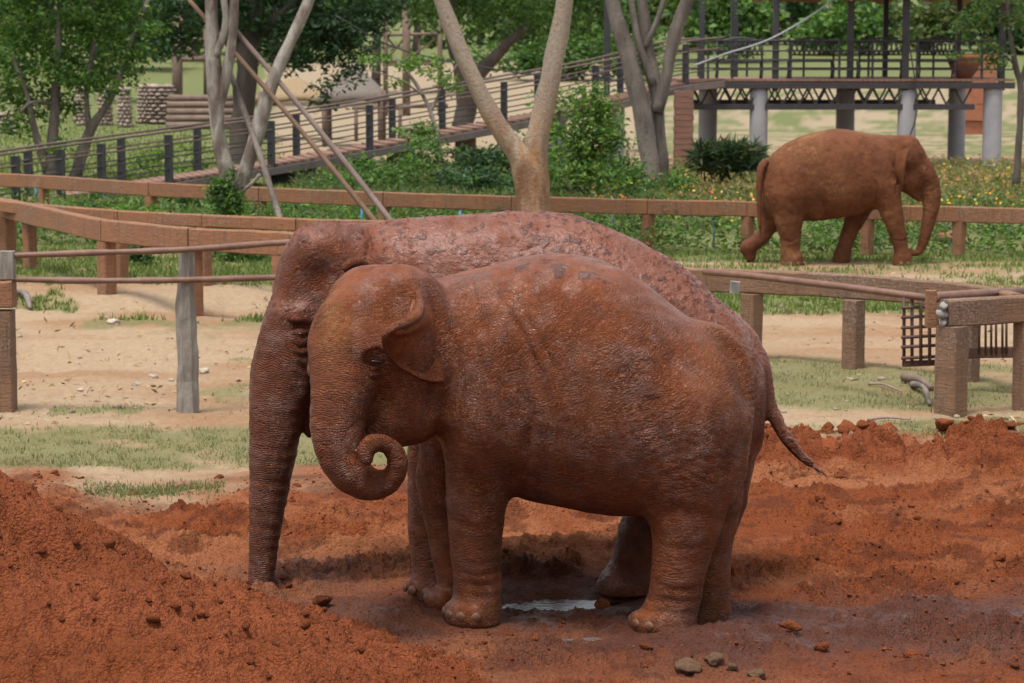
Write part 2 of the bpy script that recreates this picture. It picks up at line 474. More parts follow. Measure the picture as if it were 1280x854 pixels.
def mound_z(x, y):
    c = P(-150, 560, 11.6)
    dx = (x - c.x); dy = (y - 11.5)
    r = np.sqrt((dx / 1.0) ** 2 + (dy / (0.62 + 0.10 * (dy < 0))) ** 2)
    r = r + 0.05 * fbm(x * 1.3, y * 1.3, None, 3, 0.5, 111)
    z = np.interp(r, [0, 0.57, 0.855, 1.14, 1.67, 2.2, 2.7, 3.2], [1.42, 1.06, 0.87, 0.68, 0.40, 0.19, 0.04, -0.12])
    z = z + 0.035 * fbm(x * 3, y * 3, None, 3, 0.5, 121) + 0.016 * fbm(x * 14, y * 14, None, 4, 0.7, 131) - 0.02 * np.clip(fbm(x * 9, y * 9, None, 3, 0.6, 137) - 0.35, 0, 1)
    wx = x + .02 * fbm(x * 25, y * 25, None, 2, .6, 161); wy = y + .02 * fbm(x * 25, y * 25, None, 2, .6, 162)
    foot = sstep(.9, 2.1, r)
    z = z + (.004 + .022 * foot) * domes(wx * 14, wy * 14, 164) * 1.6 + .012 * domes(wx * 30, wy * 30, 165, .1, .7) + foot * .05 * domes(wx * 6.5, wy * 6.5, 166) * sstep(0, .5, noise(x * 2, y * 2, None, 167))
    lump = sstep(0.15, 0.55, fbm(x * 6, y * 6, None, 3, 0.5, 141))
    z = z + 0.035 * lump * sstep(0.9, 2.0, r) + 0.011 * fbm(x * 38, y * 38, None, 2, 0.7, 151)
    # two little slumped ledges in the face of the heap
    for px, py, w in ((20, 720, 0.30), (55, 755, 0.2)):
        q = P(px, py, 11.2)
        u = (y - q.y) + 0.12 * noise(x * 3, y * 0, None, 8)
        z = z - 0.09 * sstep(0.06, -0.04, u) * sstep(-0.45, -0.02, u) * np.exp(-((x - q.x) / w) ** 2)
    return z
soil_heap = heap('soil_heap', -4.2, 0.6, 9.6, 13.3, 0.0125, mound_z, M_RED, 'large smooth heap of loose orange red soil piled beside the mud wallow')
def ridge_z(x, y):
    yc = 19.0 + 0.12 * (x - 3) + 0.15 * noise(x * 1.2, x * 0, None, 211)
    e = sstep(1.0, 1.5, x)
    top = 0.0 + 0.15 * np.exp(-((x - 3.75) / 0.45) ** 2) + 0.09 * noise(x * 2.5, x * 0, None, 212) + 0.10 * np.exp(-((x - 2.3) / 0.22) ** 2)
    u = y - yc
    z = top * np.exp(-(u / 0.55) ** 2) + 0.11 * np.exp(-((u + 1.0) / 0.6) ** 2)
    wx = x + .014 * fbm(x * 20, y * 20, None, 2, .6, 261); wy = y + .014 * fbm(x * 20, y * 20, None, 2, .6, 262)
    lump = .9 * domes(wx * 4.5, wy * 4.5, 263, .2, .75) + .55 * domes(wx * 9, wy * 9, 264, .2, .7) + .3 * domes(wx * 19, wy * 19, 265)
    z = z + (0.20 * lump - .07 + 0.6 * 0.035 * fbm(x * 16, y * 16, None, 3, 0.6, 214)) * np.exp(-((u + 0.4) / 1.0) ** 4)
    return z * e - 0.07 * (1 - e) - 0.10 * sstep(0.8, 1.3, np.abs(u + 0.45)) - 0.02
soil_ridge = heap('soil_ridge', 0.9, 5.6, 17.2, 20.6, 0.015, ridge_z, M_RED, 'long low ridge of cloddy red earth along the grass edge')

# ---------------------------------------------------------------- clods
def clod_mesh(seed, sub=2):
    bm = bmesh.new(); bmesh.ops.create_icosphere(bm, subdivisions=sub, radius=1.0)
    v = np.array([q.co[:] for q in bm.verts])
    n = v.copy()
    d = 1 + 0.35 * fbm(n[:, 0] * 1.2 + seed, n[:, 1] * 1.2, n[:, 2] * 1.2, 3, 0.6, seed)
    v = v * d[:, None]
    # chip flat facets
    rs = np.random.default_rng(seed)
    for k in range(5):
        a = rs.normal(size=3); a /= np.linalg.norm(a)
        h = v @ a; lim = rs.uniform(0.55, 0.85)
        v = v - np.clip(h - lim, 0, None)[:, None] * a * 0.85
    v[:, 2] *= 0.75
    for q, c in zip(bm.verts, v): q.co = c
    m = bpy.data.meshes.new('clod'); bm.to_mesh(m); bm.free()
    m.polygons.foreach_set('use_smooth', np.ones(len(m.polygons), bool))
    return m
CLODS = [clod_mesh(s) for s in range(8)]
for m in CLODS: m.materials.append(M_CLOD)
rs = np.random.default_rng(5)
def piece_clod(parent, x, y, z, s):
    o = bpy.data.objects.new('clod', CLODS[rs.integers(8)]); COL.objects.link(o)
    o.location = (x, y, z + s * 0.12); o.rotation_euler = (rs.uniform(-.4, .4), rs.uniform(-.4, .4), rs.uniform(0, 6.28))
    o.scale = (s * rs.uniform(.8, 1.3), s * rs.uniform(.8, 1.2), s * rs.uniform(.7, 1.1)); o.parent = parent
n = 0
while n < 110:
    x = rs.uniform(1.35, 5.0); y = 19.0 + 0.12 * (x - 3) + rs.normal(0, 0.38) - 0.05
    s = rs.choice([0.035, 0.05, 0.07, 0.095], p=[.35, .35, .2, .1])
    piece_clod(soil_ridge, x, y, float(ridge_z(np.array([x]), np.array([y]))[0]), s); n += 1
for k in range(170):
    r = abs(rs.normal(1.9, 0.6)); a = rs.uniform(-1.4, 0.7); c = P(-150, 560, 11.6)
    x = c.x + r * math.cos(a); y = 11.5 + 0.65 * r * math.sin(a)
    if y < 10.7 or x > 0.2: continue
    z = float(mound_z(np.array([x]), np.array([y]))[0]); z = max(z, float(ground_z(np.array([x]), np.array([y]))[0]))
    piece_clod(soil_heap, x, y, z, rs.choice([0.012, 0.018, 0.026, 0.036], p=[.3, .3, .25, .15]))
k = 0
while k < 190:
    y = rs.uniform(11.6, 17.3); x = rs.uniform(-0.22, 0.23) * y
    q = np.array([x]), np.array([y])
    if fbm(q[0] * 1.3, q[1] * 1.9, None, 3, 0.5, 81)[0] < 0.05 and rs.random() < 0.8: continue
    if min(np.hypot(FEETXY[:, 0] - x, FEETXY[:, 1] - y)) < 0.3 or min(math.hypot(x - p.x, y - p.y) for p in PUD) < .45: continue
    piece_clod(ground, x, y, float(ground_z(*q)[0]), rs.choice([0.014, 0.022, 0.034, 0.055], p=[.35, .33, .22, .1])); k += 1
# crumbs too small to pick apart
bv, bf = [], []
src = [clod_mesh(s, 1) for s in range(4)]
sv = [np.array([q.co[:] for q in m.vertices]) for m in src]; sf = [np.array([p.vertices[:] for p in m.polygons]) for m in src]
NC = 15000
cy = rs.uniform(10.9, 18.2, NC); cx = rs.uniform(-0.23, 0.24, NC) * cy
zr, zw, _, _, _ = zones(cx, cy)
pn = fbm(cx * 1.3, cy * 1.9, None, 3, 0.5, 81)
keep = (zr > 0.4) & (rs.random(NC) < 0.25 + 0.75 * sstep(-0.2, 0.5, pn)) & (rs.random(NC) > 0.4 * zw)
cx, cy = cx[keep], cy[keep]
mz = mound_z(cx, cy); cz = np.maximum(ground_z(cx, cy), mz)
off = 0
for x, y, z in zip(cx, cy, cz):
    i = rs.integers(4); s = min(0.024, 0.004 + rs.exponential(0.0032)); a = rs.uniform(0, 6.28)
    v = sv[i] * s * rs.uniform(.7, 1.2, 3); ca, sa = math.cos(a), math.sin(a)
    v = np.stack([v[:, 0] * ca - v[:, 1] * sa + x, v[:, 0] * sa + v[:, 1] * ca + y, v[:, 2] + z + s * .2], 1)
    bv.append(v); bf.append(sf[i] + off); off += len(v)
tag(link('soil_crumbs', mesh_np('soil_crumbs', np.concatenate(bv), np.concatenate(bf)), M_CRUMB), 'small crumbs of red earth strewn over the mud', kind='stuff')
# ================================================================ ELEPHANTS
class SDF:
    """smooth union of tapered limbs, ellipsoids and lofts, meshed by surface nets"""
    def __init__(s, lo, hi, res):
        s.lo = np.array(lo, float); s.res = res
        s.n = np.ceil((np.array(hi) - s.lo) / res).astype(int) + 1
        ax = [s.lo[i] + np.arange(s.n[i]) * res for i in range(3)]
        s.X, s.Y, s.Z = [a.astype(np.float32) for a in np.meshgrid(*ax, indexing='ij')]
        s.F = np.full(s.X.shape, 9.0, np.float32)
    def box(s, p, r):
        """index window round a primitive: everything else is too far to matter"""
        lo = np.maximum(((p.min(0) - r - s.lo) / s.res).astype(int), 0)
        hi = np.minimum(((p.max(0) + r - s.lo) / s.res).astype(int) + 2, s.n)
        return tuple(slice(a, b) for a, b in zip(lo, hi))
    def put(s, w, d, k, sub=False):
        a = s.F[w]
        if sub:      # smooth carve
            h = np.clip(0.5 - 0.5 * (a + d) / k, 0, 1)
            s.F[w] = a * (1 - h) + (-d) * h + k * h * (1 - h)
            return
        h = np.clip(0.5 + 0.5 * (a - d) / k, 0, 1)
        s.F[w] = a * (1 - h) + d * h - k * h * (1 - h)
    def limb(s, pts, k=0.06, sy=1.0, chain=0.012, sub=False):
        """pts: rows (x, y, z, r) in metres; sy widens the limb along depth"""
        p = np.asarray(pts, float)
        w = s.box(p[:, :3], p[:, 3].max() * max(1, sy) + max(k, 0.02) * 1.5 + 0.06)
        X, Y, Z = s.X[w], s.Y[w], s.Z[w]
        D = None
        for a, b in zip(p[:-1], p[1:]):
            e = b[:3] - a[:3]; e2 = np.array([e[0], e[1] / sy, e[2]])
            qx, qy, qz = X - a[0], (Y - a[1]) / sy, Z - a[2]
            t = np.clip((qx * e2[0] + qy * e2[1] + qz * e2[2]) / (e2 @ e2 + 1e-9), 0, 1)
            d = np.sqrt((qx - t * e2[0]) ** 2 + (qy - t * e2[1]) ** 2 + (qz - t * e2[2]) ** 2) - (a[3] + (b[3] - a[3]) * t)
            if D is None: D = d
            else:
                h = np.clip(0.5 + 0.5 * (D - d) / chain, 0, 1)
                D = D * (1 - h) + d * h - chain * h * (1 - h)
        s.put(w, D, k, sub)
    def ell(s, c, r, k=0.06, rot=(0, 0, 0), sub=False):
        c = np.array(c, float); r = np.array(r, float)
        w = s.box(c[None], r.max() + k * 1.5 + 0.06)
        from mathutils import Euler
        R = np.array(Euler(rot).to_matrix()).T
        q = np.stack([s.X[w] - c[0], s.Y[w] - c[1], s.Z[w] - c[2]], -1) @ R.T
        k0 = np.sqrt(((q / r) ** 2).sum(-1)); k1 = np.sqrt(((q / r ** 2) ** 2).sum(-1)) + 1e-6
        s.put(w, (k0 * (k0 - 1) / k1).astype(np.float32), k, sub)
    def loft(s, sec, k=0.06, pw=2.0):
        """sec rows: x, yc, zc, ry, rz (barrel of the body, along x)"""
        q = np.asarray(sec, float); q = q[np.argsort(q[:, 0])]
        q = spline(q, 60)
        X = s.X
        yc, zc, ry, rz = [np.interp(X, q[:, 0], q[:, i]).astype(np.float32) for i in (1, 2, 3, 4)]
        e = ((np.abs(s.Y - yc) / ry) ** pw + (np.abs(s.Z - zc) / rz) ** pw) ** (1 / pw)
        d = (e - 1) * np.minimum(ry, rz)
        over = np.maximum(np.maximum(q[0, 0] - X, X - q[-1, 0]), 0)
        d = np.where(over > 0, np.sqrt(over ** 2 + np.maximum(d, 0) ** 2), d)
        s.put((slice(None),) * 3, d.astype(np.float32), k)
    def floor(s, z):
        s.F = np.maximum(s.F, z - s.Z)
    def mesh(s):
        F = s.F; S = F < 0; n = s.n
        c = [(i, j, k) for i in (0, 1) for j in (0, 1) for k in (0, 1)]
        cnt = sum(S[i:n[0] - 1 + i, j:n[1] - 1 + j, k:n[2] - 1 + k].astype(np.int8) for i, j, k in c)
        act = (cnt > 0) & (cnt < 8)
        idx = np.argwhere(act)
        ids = np.full(act.shape, -1, np.int64); ids[act] = np.arange(len(idx))
        acc = np.zeros((len(idx), 3)); num = np.zeros(len(idx))
        for a in range(3):
            for o1 in (0, 1):
                for o2 in (0, 1):
                    o = [0, 0, 0]; o[(a + 1) % 3] = o1; o[(a + 2) % 3] = o2
                    A = idx + o; B = A.copy(); B[:, a] += 1
                    fa = F[tuple(A.T)]; fb = F[tuple(B.T)]
                    x = (fa < 0) != (fb < 0)
                    t = np.where(x, fa / (fa - fb + 1e-12), 0)
                    p = A.astype(float); p[:, a] += t
                    acc[x] += p[x]; num[x] += 1
        v = s.lo + acc / num[:, None] * s.res
        faces = []
        for a in range(3):
            b, d = (a + 1) % 3, (a + 2) % 3
            sl0 = [slice(None)] * 3; sl1 = [slice(None)] * 3
            sl0[a] = slice(0, -1); sl1[a] = slice(1, None)
            for ax in (b, d): sl0[ax] = slice(1, -1); sl1[ax] = slice(1, -1)
            s0 = S[tuple(sl0)]; s1 = S[tuple(sl1)]
            for flip, m in ((False, s0 & ~s1), (True, ~s0 & s1)):
                e = np.argwhere(m)
                e[:, b] += 1; e[:, d] += 1
                q = []
                for ob, od in ((-1, -1), (0, -1), (0, 0), (-1, 0)):
                    t = e.copy(); t[:, b] += ob; t[:, d] += od
                    q.append(ids[tuple(t.T)])
                q = np.stack(q, 1)
                faces.append(q[:, ::-1] if flip else q)
        f = np.concatenate(faces)
        return v, f[(f >= 0).all(1)]

def subdivide(v, f, smooth_iter=2):
    """one level of Catmull-Clark through a modifier, read back as arrays"""
    m = mesh_np('tmp', v, f); o = bpy.data.objects.new('tmp', m); COL.objects.link(o)
    sm = o.modifiers.new('s', 'SMOOTH'); sm.factor = 0.5; sm.iterations = smooth_iter
    md = o.modifiers.new('d', 'SUBSURF'); md.levels = 1; md.render_levels = 1
    dg = bpy.context.evaluated_depsgraph_get(); e = o.evaluated_get(dg); em = e.to_mesh()
    V = np.empty(len(em.vertices) * 3, np.float32); em.vertices.foreach_get('co', V)
    Fq = np.empty(len(em.loops), np.int32); em.loops.foreach_get('vertex_index', Fq)
    e.to_mesh_clear(); bpy.data.objects.remove(o); bpy.data.meshes.remove(m)
    return V.reshape(-1, 3).astype(float), Fq.reshape(-1, 4)
def normals(v, f):
    n = np.zeros_like(v)
    fn = np.cross(v[f[:, 2]] - v[f[:, 0]], v[f[:, 3]] - v[f[:, 1]])
    for i in range(4): np.add.at(n, f[:, i], fn)
    return n / (np.linalg.norm(n, axis=1)[:, None] + 1e-12)
def row(px, py, Y, rpx):
    q = P(px, py, Y); return (q.x, q.y, q.z, rpx * Y / FPX)
def rows_(pts): return [row(*p) for p in pts]
def dist_poly(U, V, pts):
    """distance in pixels from (U, V) to a polyline, and position along it 0..1"""
    p = np.asarray(pts, float); best = np.full(U.shape, 1e9); par = np.zeros(U.shape)
    for i, (a, b) in enumerate(zip(p[:-1], p[1:])):
        e = b - a; t = np.clip(((U - a[0]) * e[0] + (V - a[1]) * e[1]) / (e @ e), 0, 1)
        d = np.hypot(U - a[0] - t * e[0], V - a[1] - t * e[1])
        m = d < best; best = np.where(m, d, best); par = np.where(m, (i + t) / (len(p) - 1), par)
    return best, par
def along(v, pts):
    """arc length along a 3-D centre line and distance from it"""
    p = spline(np.asarray(pts)[:, :3], 60); seg = np.r_[0, np.cumsum(np.linalg.norm(np.diff(p, axis=0), axis=1))]
    best = np.full(len(v), 1e9); s = np.zeros(len(v))
    for i in range(len(p) - 1):
        e = p[i + 1] - p[i]; t = np.clip(((v - p[i]) @ e) / (e @ e), 0, 1)
        d = np.linalg.norm(v - p[i] - t[:, None] * e, axis=1)
        m = d < best; best = np.where(m, d, best); s = np.where(m, seg[i] + t * (seg[i + 1] - seg[i]), s)
    return s, best

def skin_mat(name, base, dark, warm, pale, rough0, rough1, clot, wetk=0.52, bd=0.0105):
    t = NT(name); co = t.coord()
    big = t.noise(co, 2.2, 4, 0.55); mid = t.noise(co, 11, 5, 0.65); fine = t.noise(co, 80, 3, 0.6)
    mud = t.attr('mud'); wr = t.attr('wr'); s = t.attr('s'); ringm = t.attr('ringm')
    c = t.mix(t.rng(big, 0.38, 0.62), base, warm)
    c = t.mix(t.rng(mid, 0.45, 0.72, 0.0, 0.55), c, dark)
    spk = t.noise(co, 38, 4, 0.7)
    c = t.mix(t.math('MULTIPLY', t.attr('pale'), t.math('MULTIPLY', t.rng(mid, 0.3, 0.6), t.rng(spk, .38, .62))), c, pale)
    c = t.mix(t.rng(spk, .52, .72, 0, .35), c, dark)
    c = t.mix(t.math('MULTIPLY', mud, t.rng(mid, 0.36, 0.6, 0.25, 0.9)), c, clot)
    c = t.mix(t.attr('splat'), c, (0.050, 0.015, 0.008))
    # leather: irregular creases, finer and running round the limbs
    wob = t.n('VectorMath', _operation='SCALE'); nz = t.n('TexNoise', Vector=co, Scale=9.0, Detail=3.0)
    t.set(wob.inputs[0], nz.outputs['Color']); wob.inputs['Scale'].default_value = 0.10
    cw = t.n('VectorMath', _operation='ADD'); t.set(cw.inputs[0], co); t.set(cw.inputs[1], wob.outputs[0])
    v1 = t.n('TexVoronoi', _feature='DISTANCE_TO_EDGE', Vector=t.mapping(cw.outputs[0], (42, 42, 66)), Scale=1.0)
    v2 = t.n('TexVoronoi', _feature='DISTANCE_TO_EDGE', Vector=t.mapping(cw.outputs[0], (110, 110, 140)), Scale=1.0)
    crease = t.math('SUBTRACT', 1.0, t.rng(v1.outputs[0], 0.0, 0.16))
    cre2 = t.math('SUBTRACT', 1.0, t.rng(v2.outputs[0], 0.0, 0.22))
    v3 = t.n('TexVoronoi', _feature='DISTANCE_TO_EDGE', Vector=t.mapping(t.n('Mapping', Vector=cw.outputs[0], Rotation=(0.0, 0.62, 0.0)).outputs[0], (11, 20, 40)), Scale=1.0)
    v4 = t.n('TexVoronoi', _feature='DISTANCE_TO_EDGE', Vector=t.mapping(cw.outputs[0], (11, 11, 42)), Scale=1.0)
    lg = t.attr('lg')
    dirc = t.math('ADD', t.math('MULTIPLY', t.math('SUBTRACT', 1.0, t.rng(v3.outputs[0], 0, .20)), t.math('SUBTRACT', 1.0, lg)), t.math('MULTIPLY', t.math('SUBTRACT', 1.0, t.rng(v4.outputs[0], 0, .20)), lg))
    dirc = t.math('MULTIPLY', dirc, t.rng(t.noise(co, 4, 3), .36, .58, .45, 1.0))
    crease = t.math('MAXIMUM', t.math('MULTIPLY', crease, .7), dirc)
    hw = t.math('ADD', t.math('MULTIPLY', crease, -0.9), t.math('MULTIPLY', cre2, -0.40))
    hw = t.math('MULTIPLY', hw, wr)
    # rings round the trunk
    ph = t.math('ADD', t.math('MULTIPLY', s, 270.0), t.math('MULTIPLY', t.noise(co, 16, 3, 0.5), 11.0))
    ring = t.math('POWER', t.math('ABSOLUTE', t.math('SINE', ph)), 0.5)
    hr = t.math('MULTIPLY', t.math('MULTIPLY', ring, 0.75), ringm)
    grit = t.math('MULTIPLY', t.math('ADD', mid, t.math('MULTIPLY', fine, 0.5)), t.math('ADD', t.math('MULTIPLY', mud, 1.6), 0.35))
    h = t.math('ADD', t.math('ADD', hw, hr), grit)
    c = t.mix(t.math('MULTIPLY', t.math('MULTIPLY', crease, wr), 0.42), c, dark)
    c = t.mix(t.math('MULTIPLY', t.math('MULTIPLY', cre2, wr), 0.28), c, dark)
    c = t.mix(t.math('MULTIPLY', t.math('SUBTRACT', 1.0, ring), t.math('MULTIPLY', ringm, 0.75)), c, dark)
    r = t.math('ADD', t.rng(mid, 0.35, 0.68, rough0, rough1), t.math('MULTIPLY', t.attr('dry'), 0.25))
    return t.fin(c, r, t.bump(h, 1.0, bd), Specular__IOR__Level=0.22, Coat__Weight=t.math('MULTIPLY', t.rng(t.math('ADD', t.noise(co, 7, 4, .6), t.math('MULTIPLY', mud, .12)), .44, .64, 0, wetk), t.math('SUBTRACT', 1.0, t.attr('dry')), None, True), Coat__Roughness=0.34, Coat__Normal=t.bump(h, 1.0, 0.0042))
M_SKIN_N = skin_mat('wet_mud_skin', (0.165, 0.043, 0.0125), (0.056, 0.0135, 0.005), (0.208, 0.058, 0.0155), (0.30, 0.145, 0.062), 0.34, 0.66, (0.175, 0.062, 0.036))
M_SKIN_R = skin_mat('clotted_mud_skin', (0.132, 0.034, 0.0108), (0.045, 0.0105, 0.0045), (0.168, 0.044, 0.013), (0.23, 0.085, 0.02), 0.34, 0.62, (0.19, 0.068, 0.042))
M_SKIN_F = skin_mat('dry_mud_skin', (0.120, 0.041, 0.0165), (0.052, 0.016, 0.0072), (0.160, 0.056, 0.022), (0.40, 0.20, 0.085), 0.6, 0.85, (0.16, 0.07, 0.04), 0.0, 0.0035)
t = NT('eye'); M_EYE = t.fin(t.mix(t.noise(t.coord(), 60), (0.012, 0.006, 0.004), (0.03, 0.012, 0.007)), 0.15)
M_NAIL = mat_simple('toenail', (0.15, 0.062, 0.030), (0.10, 0.036, 0.018), 20, 0.6, 0.003)
M_HAIR = mat_simple('tail_hair', (0.10, 0.032, 0.018), (0.15, 0.05, 0.028), 20, 0.7, 0.003)

def finish(root, name, S, skin, trunk, fold_px, attrs, sm=2, lumps=None):
    v, f = S.mesh()
    v, f = subdivide(v, f, sm)
    n = normals(v, f)
    U, V = project(v)
    near = sstep(0.15, -0.15, n[:, 1])
    d = np.zeros(len(v))
    wu = 5 * noise(v[:, 0] * 7, v[:, 1] * 7, v[:, 2] * 7, 305); wv = 5 * noise(v[:, 0] * 7, v[:, 1] * 7, v[:, 2] * 7, 306)
    for pts, depth, wid, ridge in fold_px:
        q, par = dist_poly(U + wu, V + wv, pts)
        amp = np.sin(np.clip(par, 0.02, 0.98) * math.pi) ** 0.5
        d += near * amp * (-depth * np.exp(-(q / wid) ** 2) + ridge * np.exp(-((q - 2.4 * wid) / (1.6 * wid)) ** 2))
    # slack skin
    d += 0.006 * fbm(v[:, 0] * 4, v[:, 1] * 4, v[:, 2] * 4, 3, 0.55, 301)
    a = attrs(v, n, U, V)
    d += a.pop('disp', 0)
    s, dist = along(v, trunk)
    tp = np.asarray(trunk); seg = np.r_[0, np.cumsum(np.linalg.norm(np.diff(tp[:, :3], axis=0), axis=1))]
    rad = np.interp(s, seg * (s.max() / seg[-1]) if seg[-1] > 0 else seg, tp[:, 3])
    ringm = (dist < rad * 1.35 + 0.01) * sstep(0.0, 0.12, s)
    d += ringm * 0.0012 * np.sin(s * 95 + 3.0 * noise(v[:, 0] * 6, v[:, 1] * 6, v[:, 2] * 6, 7))
    v = v + n * d[:, None]
    m = mesh_np(name, v, f)
    for k in ('mud', 'wr', 'pale', 'splat', 'dry', 'lg'):
        fattr(m, k, a.get(k, np.zeros(len(v))))
    fattr(m, 's', s); fattr(m, 'ringm', ringm)
    return link(name, m, skin, root)

def sheet(root, name, grid, mat, thick, nu=30, nv=24, wob=0.006, roll=None):
    """ear: a control net of points (rows x cols x 3) splined into a thin curved sheet"""
    g = np.asarray(grid, float)
    a = np.stack([spline(g[i], nv) for i in range(len(g))])
    a = np.stack([spline(a[:, j], nu) for j in range(nv)], 1)
    v = a.reshape(-1, 3)
    v[:, 1] += wob * fbm(v[:, 0] * 14, v[:, 1] * 14, v[:, 2] * 14, 3, 0.5, 411)
    ii, jj = np.meshgrid(np.arange(nu - 1), np.arange(nv - 1), indexing='ij')
    b = (ii * nv + jj).ravel()
    f = np.stack([b, b + nv, b + nv + 1, b + 1], 1)
    m = mesh_np(name, v, f)
    for k in ('mud', 'pale', 'splat', 'dry', 's', 'ringm'): fattr(m, k, np.zeros(len(v)))
    fattr(m, 'wr', np.full(len(v), 0.45))
    o = link(name, m, mat, root)
    md = o.modifiers.new('thick', 'SOLIDIFY'); md.thickness = thick; md.offset = 0
    s2 = o.modifiers.new('round', 'SUBSURF'); s2.levels = 1; s2.render_levels = 1
    return o
def blob(root, name, p, r, mat, rot=(0, 0, 0), seed=1):
    bm = bmesh.new(); bmesh.ops.create_icosphere(bm, subdivisions=3, radius=1.0)
    for q in bm.verts:
        k = 1 + 0.06 * math.sin(q.co.x * 5 + seed) * math.cos(q.co.z * 4)
        q.co = Vector((q.co.x * r[0] * k, q.co.y * r[1] * k, q.co.z * r[2]))
    m = bpy.data.meshes.new(name); bm.to_mesh(m); bm.free()
    m.polygons.foreach_set('use_smooth', np.ones(len(m.polygons), bool))
    o = link(name, m, mat, root)
    o.matrix_basis = root.matrix_basis.inverted() @ Matrix.Identity(4) if False else o.matrix_basis
    o.location = Vector(p); o.rotation_euler = rot
    return o
def toes(root, px, py, Y, rpx, angs):
    c = P(px, py, Y); r = rpx * Y / FPX
    for a in angs:
        d = Vector((math.cos(a), math.sin(a), 0))
        blob(root, 'toenail', Vector((c.x, c.y, 0.035)) + d * r * 1.07, (0.030, 0.014, 0.028), M_NAIL, (0, 0, a + math.pi / 2), a)
def tail_tube(root, name, pts, mat, n=60, ring=0.06):
    p = spline(rows_(pts), n)
    v, f = tube(p[:, :3], p[:, 3] * (1 + ring * np.sin(np.arange(n) * 1.9)), 14, True)
    mb = MB(); mb.add(v, f)
    o = mb.build(name, mat, root, True)
    for k in ('mud', 'pale', 'splat', 'dry', 's', 'ringm'): fattr(o.data, k, np.zeros(len(v)))
    fattr(o.data, 'wr', np.full(len(v), 0.8))
    return o

